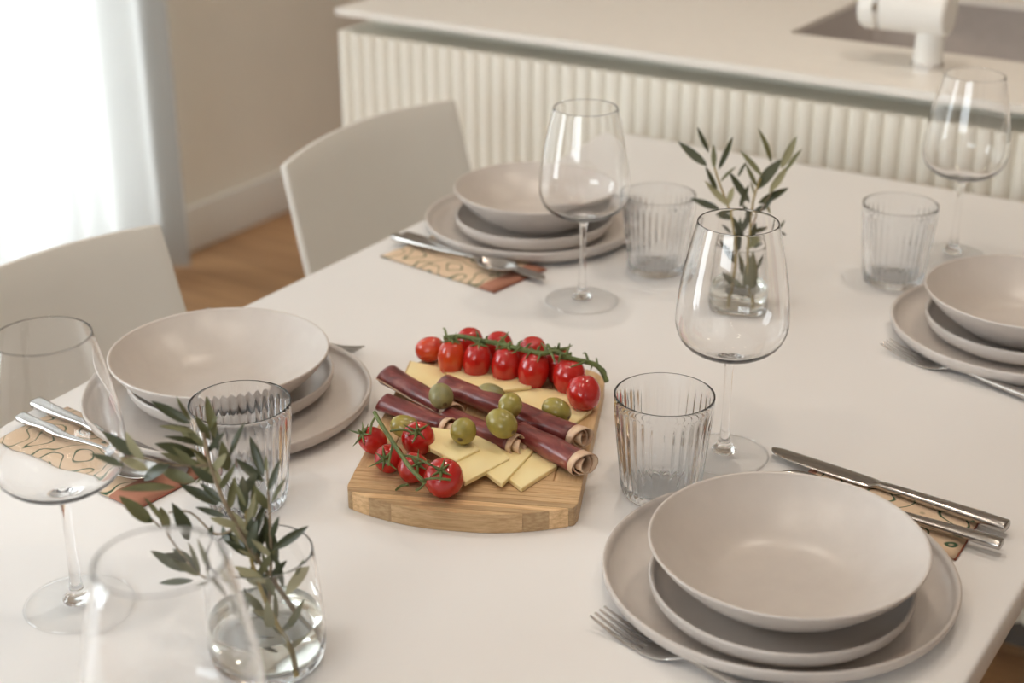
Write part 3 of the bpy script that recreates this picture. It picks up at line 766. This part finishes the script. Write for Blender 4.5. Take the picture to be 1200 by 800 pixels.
sprig('bushier olive sprig, leaning toward the lone tumbler, in the farther vase', (-0.620, 1.430, T + 0.010), S2, O2,
      [([(335, 735), (332, 640), (325, 540), (333, 440), (342, 320), (372, 230)], 0.0019, 0.0010, 'twig_y'),
       ([(338, 420), (405, 300), (455, 205)], 0.0011, 0.0007, 'twig')],
      [(282, 225, 316, 163, 'd', 0), (412, 168, 361, 33, 'm', 0), (377, 222, 289, 120, 'm', 0), (357, 262, 311, 168, 'm', 0), (357, 274, 457, 153, 'd', 2), (450, 192, 514, 63, 'l', 1),
       (405, 285, 482, 178, 'l', 1), (470, 203, 534, 113, 'm', 0), (328, 325, 248, 203, 'd', 1), (362, 328, 482, 266, 'd', 1), (376, 358, 424, 298, 'd', 1), (290, 342, 326, 253, 'd', 1), (340, 442, 418, 418, 'd', 1),
       (440, 432, 467, 392, 'd', 1), (442, 440, 472, 452, 'd', 2), (332, 404, 298, 328, 'd', 2), (318, 505, 412, 458, 'm', 2), (340, 674, 350, 515, 'm', 2), (312, 664, 337, 528, 'm', 2), (365, 585, 402, 523, 'd', 1),
       (340, 380, 380, 330, 'd', 2), (350, 500, 400, 480, 'd', 1), (330, 480, 360, 400, 'd', 2), (300, 440, 340, 350, 'd', 1), (345, 290, 330, 240, 'm', 0), (410, 370, 385, 310, 'l', 1)],
      d2, 'olive sprigs', 0.012)

# ================================================================== napkins and cutlery
def napkin(x, y, rz, w, d, label):
    t = empty('folded_napkin', (x, y, T + 0.0002), rz, label, 'napkin', 'folded printed napkins')
    n, m_ = 24, 10; v, f = [], []
    def hgt(a, b): return 0.0042 + 0.0007 * math.sin(a * 45 + 1) * math.cos(b * 60)
    for j in range(m_ + 1):
        for i in range(n + 1):
            a = -w/2 + w * i / n; b = -d/2 + d * j / m_
            e = min(1, min(w/2 - abs(a), d/2 - abs(b)) / 0.004)
            v.append((a, b, hgt(a, b) * (0.55 + 0.45 * e)))
    for j in range(m_):
        for i in range(n): f.append((j*(n+1)+i, j*(n+1)+i+1, (j+1)*(n+1)+i+1, (j+1)*(n+1)+i))
    o = link('cloth', mesh('cloth', v, f), M['napkin'], t, True)
    s_ = o.modifiers.new('thick', 'SOLIDIFY'); s_.thickness = 0.0018; s_.offset = -1
    bm = bmesh.new()
    for zz in (0.0008, ):
        tube_bm(bm, [(-w/2, -d/2, 0.0011), (-w/2, d/2, 0.0011)], 0.0011, 6)
    link('hem', bm_mesh('hem', bm), M['hem'], t, True)
    bm = bmesh.new(); tube_bm(bm, [(w/2, -d/2, 0.0011), (w/2, d/2, 0.0011)], 0.0011, 6)
    link('hem', bm_mesh('hem', bm), M['hem'], t, True)
    return t
napkin(-0.337, 1.098, math.pi + R(1.5), 0.152, 0.086, 'folded printed napkin under the two handles at the table edge')
napkin(-0.966, 0.812, R(-4), 0.205, 0.092, 'folded printed napkin seen through the wine glass, under a spoon')
napkin(-0.964, 1.388, R(-7.5), 0.180, 0.095, 'folded printed napkin beside the plates near the fluted island')

def ribbon(name, sec, m, parent, seg=10):
    """sec: (x, y, z, half_width, half_thickness)"""
    v, f = [], []
    for (x, y, z, hw, ht) in sec:
        for k in range(seg):
            a = 2 * math.pi * k / seg; c, s = math.cos(a), math.sin(a)
            q = 0.55
            v.append((x, y + hw * math.copysign(abs(c) ** q, c), z + ht * math.copysign(abs(s) ** q, s)))
    for i in range(len(sec) - 1):
        for k in range(seg): f.append((i*seg+k, (i+1)*seg+k, (i+1)*seg+(k+1) % seg, i*seg+(k+1) % seg))
    f.append(tuple(range(seg))); f.append(tuple((len(sec)-1)*seg + k for k in range(seg))[::-1])
    bm = bmesh.new(); me = mesh(name, v, f); bm.from_mesh(me); bpy.data.meshes.remove(me)
    return link(name, bm_mesh(name, bm), m, parent, True, 45)
HANDLE = [(0.085, 0, 0.0085, 0.0028, 0.0017), (0.10, 0, 0.0075, 0.0031, 0.0020), (0.13, 0, 0.0060, 0.0046, 0.0026), (0.170, 0, 0.0054, 0.0066, 0.0034), (0.209, 0, 0.0052, 0.0074, 0.0038)]
HEND = [(0.2104, 0, 0.0052, 0.0072, 0.0036), (0.211, 0, 0.0052, 0.0064, 0.0030)]
def fork(x, y, z, rz, label):
    t = empty('dinner_fork', (x, y, T + z), rz, label, 'fork', 'dinner forks')
    for k in range(4):
        yy = -0.0090 + 0.0060 * k
        sec = []
        for i in range(9):
            g = i / 8
            sec.append((g * 0.050, yy * (0.92 + 0.06 * g), 0.0095 - 0.0085 * math.sin(min(1, g * 1.05) * 1.5), 0.0008 + 0.0010 * min(1, g * 2.2), 0.0007 + 0.0003 * g))
        ribbon('tine', spline(sec, 2), M['steel'], t, 8)
    sec = [(0.0475, 0, 0.0011, 0.0112, 0.0010), (0.055, 0, 0.0012, 0.0112, 0.0010), (0.064, 0, 0.0022, 0.0098, 0.0011), (0.073, 0, 0.0048, 0.0064, 0.0014), (0.080, 0, 0.0074, 0.0036, 0.0017)] + HANDLE
    sec = [(a, b, max(c, e + 0.0002), d, e) for a, b, c, d, e in sec]
    ribbon('handle', spline(sec, 3) + HEND, M['steel'], t, 14)
    return t
def spoon(x, y, z, rz, label, s=1.0):
    t = empty('table_spoon', (x, y, T + z), rz, label, 'spoon', 'table spoons'); t.scale = (s, s, s)
    n, m_ = 16, 10; v, f = [], []
    for i in range(n + 1):
        g = i / n
        hw = 0.0205 * (math.sin(math.pi * (0.02 + 0.95 * g) ** 0.9)) ** 0.62
        for j in range(m_ + 1):
            s_ = -1 + 2 * j / m_
            dep = 0.0095 * (math.sin(math.pi * min(1, 0.04 + g * 0.93)) ** 0.7)
            v.append((0.062 * g, s_ * hw, 0.0105 - dep * (1 - s_ * s_) * 0.98 - 0.001 * g))
    for i in range(n):
        for j in range(m_): f.append((i*(m_+1)+j, (i+1)*(m_+1)+j, (i+1)*(m_+1)+j+1, i*(m_+1)+j+1))
    o = link('bowl', mesh('bowl', v, f), M['steel'], t, True)
    so = o.modifiers.new('thick', 'SOLIDIFY'); so.thickness = 0.0012; so.offset = 1
    ribbon('handle', spline([(0.057, 0, 0.0088, 0.0050, 0.0010), (0.064, 0, 0.0095, 0.0036, 0.0014), (0.074, 0, 0.0098, 0.0028, 0.0017)] + HANDLE, 3) + HEND, M['steel'], t, 14)
    return t
def knife(x, y, z, rz, label):
    t = empty('table_knife', (x, y, T + z), rz, label, 'knife', 'table knives')
    sec = [(0.0, 0.004, 0.0016, 0.0012, 0.0004), (0.003, 0.0025, 0.0016, 0.0045, 0.0006), (0.010, 0.0010, 0.0017, 0.0078, 0.0007), (0.03, 0, 0.0019, 0.0093, 0.0008), (0.07, 0, 0.0022, 0.0095, 0.0010), (0.098, 0, 0.0025, 0.0085, 0.0012), (0.106, 0, 0.0030, 0.0055, 0.0018)]
    ribbon('blade', spline(sec, 3), M['steel'], t, 12)
    ribbon('handle', spline([(0.106, 0, 0.0030, 0.0052, 0.0019), (0.112, 0, 0.0034, 0.0050, 0.0026), (0.15, 0, 0.0040, 0.0060, 0.0034), (0.185, 0, 0.0044, 0.0069, 0.0039), (0.2195, 0, 0.0046, 0.0076, 0.0042)], 3) + [(0.221, 0, 0.0046, 0.0074, 0.0040), (0.2216, 0, 0.0046, 0.0066, 0.0033)], M['steel'], t, 14)
    return t
fork(-0.458, 0.829, 0.0002, math.atan2(-0.17, 1), 'steel fork lying in front of the whole plate stack')
fork(-0.4515, 1.4215, 0.0002, math.atan2(-0.26, 1), 'steel fork beside the plate stack cut off by the picture edge')
fork(-0.9000, 1.1080, 0.0002, math.pi + 0.03, 'steel fork mostly hidden behind the stack with the olive sprigs')
knife(-0.4565, 1.1400, 0.0050, math.atan2(-0.11, 1), 'steel knife whose blunt tip shows behind the whole plate stack')
spoon(-0.428, 1.085, 0.0056, math.atan2(0.0, 1), 'steel spoon with only its handle showing beside the knife handle', 0.93)
spoon(-0.8770, 0.793, 0.0056, math.pi + math.atan2(-0.10, 1), 'steel spoon on the napkin behind the olive sprigs', 0.95)
knife(-0.868, 0.824, 0.0052, math.pi + math.atan2(-0.09, 1), 'steel knife on the napkin seen through the wine glass')
spoon(-0.8815, 1.376, 0.0056, math.pi + math.atan2(-0.12, 1), 'steel spoon on the napkin near the fluted island', 0.92)
knife(-0.846, 1.388, 0.0052, math.pi + math.atan2(-0.10, 1), 'steel knife beneath the rim of the plates near the fluted island')

# ================================================================== cheese board
BR = R(24.2)
bn = Vector((math.cos(BR), math.sin(BR), 0)); ba = Vector((-math.sin(BR), math.cos(BR), 0))
BO = bn * (-0.2066) + ba * 1.045
BT = 0.018                                             # board thickness
board = empty('cheese_board', (BO.x, BO.y, T + 0.0002), BR, 'pine serving board with a rounded end, laden with ham and cheese', 'board')
HW, VEND = 0.0985, 0.305
def vf(u): return 0.0100 + 0.0250 * (abs(u) / HW) ** 2.2
def umax(v):                                          # half width of the board outline at v
    w = HW
    if v < vf(HW):
        lo, hi = 0.0, HW
        for _ in range(40):
            mid = (lo + hi) / 2
            if vf(mid) < v: lo = mid
            else: hi = mid
        w = lo
    rc = 0.012
    c = vf(HW) + rc * 0.9
    if v < c: w = min(w, HW - rc * (1 - math.sqrt(max(0, 1 - ((c - v) / (rc * 1.6)) ** 2))))
    rb = 0.030
    if v > VEND - rb: w = min(w, HW - rb + math.sqrt(max(0, rb * rb - (v - VEND + rb) ** 2)))
    return w
VS = 0.075                                             # cross strips up to here, long staves beyond
v0 = vf(0) + 0.0002
ns = 9; sw_ = (VS - v0) / ns
for k in range(ns):
    a, b = v0 + k * sw_ + 0.0003, v0 + (k + 1) * sw_ - 0.0003
    L_, R_ = [], []
    for i in range(9):
        v = a + (b - a) * i / 8
        w = max(0.004, umax(v)); L_.append((-w, v)); R_.append((w, v))
    me = prism_mesh('stave', R_ + L_[::-1], 0.0, BT, 0.0009)
    link('stave', me, M['board_u'], board)
nl = 8; lw = 2 * HW / nl
for k in range(nl):
    a, b = -HW + k * lw + 0.0001, -HW + (k + 1) * lw - 0.0001
    topedge = []
    for i in range(7):
        u = a + (b - a) * i / 6
        vv = VEND
        if abs(u) > HW - 0.030: vv = VEND - 0.030 + math.sqrt(max(0, 0.03 ** 2 - (abs(u) - HW + 0.030) ** 2))
        topedge.append((u, vv))
    me = prism_mesh('stave', [(a, VS + 0.0001), (b, VS + 0.0001)] + topedge[::-1], 0.0, BT, 0.0009)
    link('stave', me, M['board_v'], board)
def bp(u, v, z): 
    p = BO + bn * u + ba * v; return Vector((p.x, p.y, T + z))

# ---- cheese slices
def cheese(poly, z0, th, tilt, label):
    cx = sum(p[0] for p in poly) / len(poly); cv = sum(p[1] for p in poly) / len(poly)
    t = empty('cheese_slice', bp(cx, cv, z0), BR, label, 'cheese slice', 'thin cheese slices')
    t.rotation_euler = (tilt[0], tilt[1], BR)
    pl_ = [(p[0] - cx, p[1] - cv) for p in poly]
    link('paste', prism_mesh('paste', pl_, 0.0, th, 0.0006), M['cheese'], t, True, 30)
    # rind along the first edge
    (x0, y0), (x1, y1) = pl_[0], pl_[-1]
    d = Vector((x1 - x0, y1 - y0, 0)).normalized(); nn = Vector((d.y, -d.x, 0))
    if nn.dot(Vector((x0, y0, 0))) < 0: nn = -nn
    q = [(x0, y0), (x1, y1), (x1 + nn.x * 0.0012, y1 + nn.y * 0.0012), (x0 + nn.x * 0.0012, y0 + nn.y * 0.0012)]
    link('rind', prism_mesh('rind', q, 0.0002, th - 0.0002), M['rind'], t)
    return t
Z0 = BT + 0.0004
cheese([(-0.096, 0.289), (-0.020, 0.262), (-0.036, 0.236), (-0.094, 0.222)], Z0, 0.0035, (0, 0), 'cheese slice at the board corner beside the orange-red tomato')
cheese([(0.000, 0.250), (0.096, 0.240), (0.092, 0.206), (0.078, 0.1725), (0.020, 0.200)], Z0, 0.0035, (0, 0), 'cheese slice beneath the loose olive, by the single round tomato')
cheese([(-0.058, 0.268), (0.036, 0.258), (0.031, 0.240), (-0.035, 0.212)], Z0 + 0.0037, 0.0032, (0, R(-0.5)), 'middle cheese slice under the row of upright tomatoes')
cheese([(0.030, 0.118), (0.058, 0.113), (0.0745, 0.0955), (0.0495, 0.0505), (0.030, 0.072)], Z0, 0.0045, (0, R(1)), 'lowest cheese slice of the fan, beside the folded ham end')
cheese([(0.000, 0.124), (0.040, 0.122), (0.0515, 0.1155), (0.0330, 0.0495), (0.008, 0.075)], Z0 + 0.0035, 0.0045, (0, R(3)), 'second cheese slice of the fan counted from the folded ham end')
cheese([(-0.028, 0.127), (0.012, 0.124), (0.0333, 0.0922), (0.0030, 0.0420), (-0.022, 0.068)], Z0 + 0.0070, 0.0045, (0, R(4)), 'largest cheese slice of the fan, touching the big tomato')
cheese([(-0.046, 0.126), (-0.014, 0.127), (0.0060, 0.0975), (-0.010, 0.072), (-0.036, 0.088)], Z0 + 0.0105, 0.0045, (0, R(4)), 'topmost cheese slice of the fan, beside the small tomato bunch')

# ---- ham rolls
def ham(p0, p1, r, z, turns, flare, label, r_start=None, squash=0.85):
    A, B = bp(*p0, z), bp(*p1, z)
    X = (B - A); ln = X.length
    t = empty('ham_roll', A, math.atan2(X.y, X.x), label, 'ham roll', 'rolled cured ham slices')
    NA, NL = int(26 * turns), 16
    r_start = r_start or r
    def pt(g, s):
        a = 2 * math.pi * turns * s
        rr = (r_start + (r - r_start) * g) * (0.45 + 0.55 * s) * (1 + flare * max(0, g - 0.8) * 5 * 0.2)
        rr *= 1 + 0.05 * math.sin(5 * a / turns + g * 6) + 0.04 * math.sin(g * 11 + 2)
        x = ln * g + 0.004 * math.sin(a * 0.7) * (1 if g > 0.99 else 0) + 0.003 * math.sin(a + 1) * (1 if g < 0.01 else 0)
        ang = a + 1.2 + 0.25 * g
        return (x, rr * math.cos(ang), rr * math.sin(ang) * squash)
    def part(name, g0, g1, n, m, grow):
        v, f = [], []
        for i in range(n + 1):
            g = g0 + (g1 - g0) * i / n
            for j in range(NA + 1):
                x, y, zz = pt(g, j / NA); v.append((x, y * grow, zz * grow))
        for i in range(n):
            for j in range(NA): f.append((i*(NA+1)+j, (i+1)*(NA+1)+j, (i+1)*(NA+1)+j+1, i*(NA+1)+j+1))
        o = link(name, mesh(name, v, f), m, t, True)
        so = o.modifiers.new('thick', 'SOLIDIFY'); so.thickness = 0.0011; so.offset = 0
        return o
    gf = 1 - 0.008 / ln
    part('meat', 0.0, gf, NL, M['ham'], 1.0)
    part('fat_edge', gf - 0.005, 1.0, 3, M['fat'], 1.012)
    # thin fat seam along the outer edge of the slice
    sp = [Vector(pt(g / 14, 1.0)) * 1.0 for g in range(0, 15)]
    tube('fat_seam', [(p.x, p.y * 1.01, p.z * 1.01) for p in sp], 0.0008, M['fat'], t, 5)
    return t
hz = BT + 0.0118
ham((-0.108, 0.236), (-0.030, 0.166), 0.0105, hz, 2.3, 0, 'ham roll sticking out at the board edge behind the first olive', 0.0125)
ham((-0.050, 0.222), (0.092, 0.131), 0.0120, hz + 0.002, 2.6, 0.3, 'long ham roll lying along the upper cheese slices')
ham((-0.098, 0.180), (-0.024, 0.133), 0.0125, hz, 1.6, 0.6, 'short ham roll with a wide open end beside the tomato bunch', 0.011)
ham((-0.036, 0.160), (0.040, 0.111), 0.0110, hz + 0.001, 1.5, 0.3, 'ham roll with a hollow end just above the cheese fan', 0.0105)
ham((0.034, 0.139), (0.099, 0.085), 0.0128, hz + 0.001, 2.7, 0.4, 'thick short ham roll ending at the board edge by the tumbler', 0.0118)

# ---- olives
def olive(u, v, py, z, lr, sr, ang, m, label, tip=0.2):
    P = at(u, v, z)
    t = empty('green_olive', P, ang, label, 'olive', 'green olives on the board')
    n = 16; prof = []
    for i in range(n + 1):
        a = math.pi * i / n
        prof.append((sr * math.sin(a) ** 0.92, -lr * math.cos(a)))
    me = lathe_mesh('flesh', [(0 if r < 1e-5 else r, zz) for r, zz in prof], 28)
    o = link('flesh', me, M[m], t, True); o.rotation_euler = (0, R(90) + tip, 0)
    me = lathe_mesh('stem_scar', [(0, 0.0002), (0.0011, 0.0003), (0.0022, -0.0002)], 12)
    q = link('stem_scar', me, M['pit'], t, True); q.rotation_euler = (0, R(90) + tip, 0)
    q.location = Matrix.Rotation(R(90) + tip, 3, 'Y') @ Vector((0, 0, lr))
    return t
olive(517, 464, 0, 0.0480, 0.0130, 0.0112, R(-40), 'olive_d', 'grey-green olive resting on the first ham roll')
olive(576, 462, 0, 0.0350, 0.0138, 0.0100, R(10), 'olive_d', 'greyish olive lying between the cheese and the long ham roll')
olive(598, 475, 0, 0.0490, 0.0130, 0.0108, R(-60), 'olive', 'olive with a visible stem scar on top of the long ham roll', 0.25)
olive(588, 496, 0, 0.0480, 0.0155, 0.0125, R(-15), 'olive', 'largest green olive in the middle of the ham rolls')
olive(652, 481, 0, 0.0345, 0.0145, 0.0115, R(-5), 'olive', 'green olive lying on cheese beside the single round tomato')
olive(543, 505, 0, 0.0440, 0.0122, 0.0115, R(-70), 'olive', 'round olive at the open end of the short ham roll')
olive(475, 500, 0, 0.0330, 0.0140, 0.0105, R(20), 'olive', 'olive half hidden behind the small tomato bunch')

# ---- tomatoes
def tomato_mesh(name, r, h, m, pointed=0.0):
    prof = []
    n = 18
    for i in range(n + 1):
        a = math.pi * i / n
        rr = r * math.sin(a) ** 0.86 * (1 - pointed * (0.5 + 0.5 * math.cos(a)) * 0.25)
        zz = -h * math.cos(a)
        if i > n - 4: zz -= h * 0.10 * ((i - (n - 4)) / 4) ** 2
        prof.append((0 if rr < 1e-5 else rr, zz))
    me = lathe_mesh(name, prof, 30, rfun=lambda q, z, a: q * (1 + 0.018 * math.cos(5 * a) * (0.6 + 0.4 * z / h)))
    me.materials.append(M[m]); [setattr(p, 'use_smooth', True) for p in me.polygons]
    return me
def calyx_mesh(n=6, ln=0.013):
    bm = bmesh.new()
    for k in range(n):
        a = 2 * math.pi * k / n + random.uniform(-.25, .25); l = ln * random.uniform(0.7, 1.15); up = random.uniform(-0.2, 0.5)
        d = Vector((math.cos(a), math.sin(a), 0)); s = Vector((-d.y, d.x, 0))
        pts = []
        for i in range(5):
            g = i / 4
            pts.append((d * (l * g) + Vector((0, 0, 0.0012 + up * l * g * g * 0.8)), 0.0017 * (1 - g) + 0.0002))
        tube_bm(bm, [p for p, _ in pts], [w for _, w in pts], 5)
    tube_bm(bm, [(0, 0, -0.001), (0, 0, 0.004), (0.001, 0, 0.008)], [0.0016, 0.0012, 0.0011], 6)
    me = bm_mesh('calyx', bm); me.materials.append(M['vine']); [setattr(p, 'use_smooth', True) for p in me.polygons]
    return me
def put_tomato(parent, P, r, h, axis, m, base, name='tomato', cal=True, pointed=0.0):
    o = bpy.data.objects.new(name, tomato_mesh(name, r, h, m, pointed)); C.objects.link(o)
    q = Vector((0, 0, 1)).rotation_difference(Vector(axis).normalized())
    o.rotation_mode = 'QUATERNION'; o.rotation_quaternion = q
    o.location = P - base
    if parent is not None: o.parent = parent
    if cal:
        c = bpy.data.objects.new('calyx', calyx_mesh()); C.objects.link(c); c.parent = o; c.location = (0, 0, h * 0.88)
    return o
base1 = bp(0.0, 0.28, BT + 0.0004)
vine1 = empty('tomato_vine', base1, 0, 'long truss of red plum tomatoes along the back of the board', 'tomatoes')
row = [(529, 419, .0345, .0118, .0165, 'tomato_o', (0.05, 0.1, 1)), (559, 423, .0345, .0124, .0170, 'tomato', (0.1, 0.1, 1)), (593, 428, .0345, .0128, .0170, 'tomato', (0.05, 0.15, 1)),
       (625, 434, .0345, .0134, .0172, 'tomato', (0.1, 0.2, 1)), (667, 441, .0335, .0140, .0160, 'tomato', (-0.1, 0.2, 1)),
       (551, 404, .0350, .0125, .0165, 'tomato', (0, -0.1, 1)), (585, 409, .0350, .0130, .0165, 'tomato', (0, -0.1, 1)), (624, 415, .0350, .0128, .0165, 'tomato', (0.05, 0, 1)), (654, 428, .0340, .0122, .0160, 'tomato', (0, 0, 1))]
for (u, v, z, r, h, m, ax) in row:
    put_tomato(vine1, at(u, v + 1, z), r * 1.22, h * 1.18, ax, m, base1, cal=(v > 417), pointed=0.6)
vp = [(520, 396, .052), (540, 394, .055), (564, 399, .055), (587, 403, .055), (606, 408, .055), (634, 414, .055), (650, 412, .056), (670, 420, .053), (695, 426, .047), (705, 434, .042), (711, 447, .034)]
tube('vine_stem', spline([tuple(at(*p) - base1) for p in vp], 4), 0.0026, M['vine'], vine1, 8)
for (u, v, u2, v2) in [(560, 395, 558, 388), (585, 401, 596, 389), (640, 411, 634, 401), (662, 416, 668, 403), (610, 406, 600, 414), (645, 412, 650, 425), (685, 424, 668, 430)]:
    tube('side_stalk', [at(u, v, .057) - base1, at((u + u2) / 2 + 1, (v + v2) / 2, .060) - base1, at(u2, v2, .058) - base1], [0.0014, 0.0011, 0.0006], M['vine'], vine1, 5)
for k in range(26):
    g = (k + 0.5) / 26 * (len(vp) - 2)
    i = int(g); f_ = g - i
    u, v, z = [vp[i][q] + (vp[i+1][q] - vp[i][q]) * f_ for q in range(3)]
    du, dv = random.uniform(-9, 9), random.choice((1, 1, -1)) * random.uniform(5, 11)
    P0 = at(u, v, z); P2 = at(u + du, v + dv, z - (0.004 if dv > 0 else -0.002)); P1 = (P0 + P2) / 2 + Vector((0, 0, random.uniform(0.001, 0.005)))
    tube('sepal', spline([tuple(p - base1) for p in (P0, P1, P2)], 3), [0.0014, 0.0014, 0.0013, 0.0011, 0.0009, 0.0007, 0.0003], M['vine'], vine1, 5)
o = put_tomato(None, at(504, 409, .0310), 0.0128, 0.0150, (0.75, 0.35, 0.25), 'tomato_o', Vector((0, 0, 0)), 'cherry_tomato', False)
tag(o, 'orange-red tomato lying on its side at the end of the truss', 'tomato', 'loose tomatoes')
o = put_tomato(None, at(684, 460, .0360), 0.0160, 0.0172, (-0.25, 0.25, 0.6), 'tomato', Vector((0, 0, 0)), 'cherry_tomato', False)
tag(o, 'single round red tomato at the board edge below the vine tip', 'tomato', 'loose tomatoes')

base2 = bp(-0.06, 0.08, BT + 0.0004)
vine2 = empty('tomato_vine', base2, 0, 'small truss of five cherry tomatoes at the rounded end of the board', 'tomatoes')
for (u, v, z, r, h, ax) in [(437, 516, .0315, .0118, .0140, (-0.25, -0.55, 0.6)), (456, 537, .0310, .0128, .0135, (0.25, -0.75, 0.35)), (490, 514, .0345, .0150, .0160, (0.35, -0.5, 0.8)),
                            (484, 548, .0320, .0132, .0138, (0.5, -0.3, 0.5)), (520, 560, .0350, .0168, .0172, (0.25, -0.55, 0.75))]:
    put_tomato(vine2, at(u, v, z), r, h, ax, 'tomato', base2)
vp = [(439, 483, .050), (446, 496, .052), (457, 513, .054), (468, 530, .055), (480, 547, .055), (493, 561, .052), (498, 565, .049)]
tube('vine_stem', spline([tuple(at(*p) - base2) for p in vp], 4), 0.0019, M['vine'], vine2, 7)
for (a, b, c) in [((441, 487, .050), (436, 495, .048), (434, 508, .044)), ((457, 505, .053), (472, 503, .055), (486, 508, .052)), ((470, 533, .055), (488, 536, .055), (505, 545, .053)),
                  ((460, 520, .054), (458, 530, .048), (455, 545, .044)), ((495, 562, .050), (510, 560, .054), (528, 562, .053)), ((498, 565, .048), (492, 572, .040), (488, 574, .034)), ((478, 568, .030), (470, 569, .026), (464, 574, .020))]:
    tube('side_stalk', spline([tuple(at(*p) - base2) for p in (a, b, c)], 3), 0.0011, M['vine'], vine2, 5)
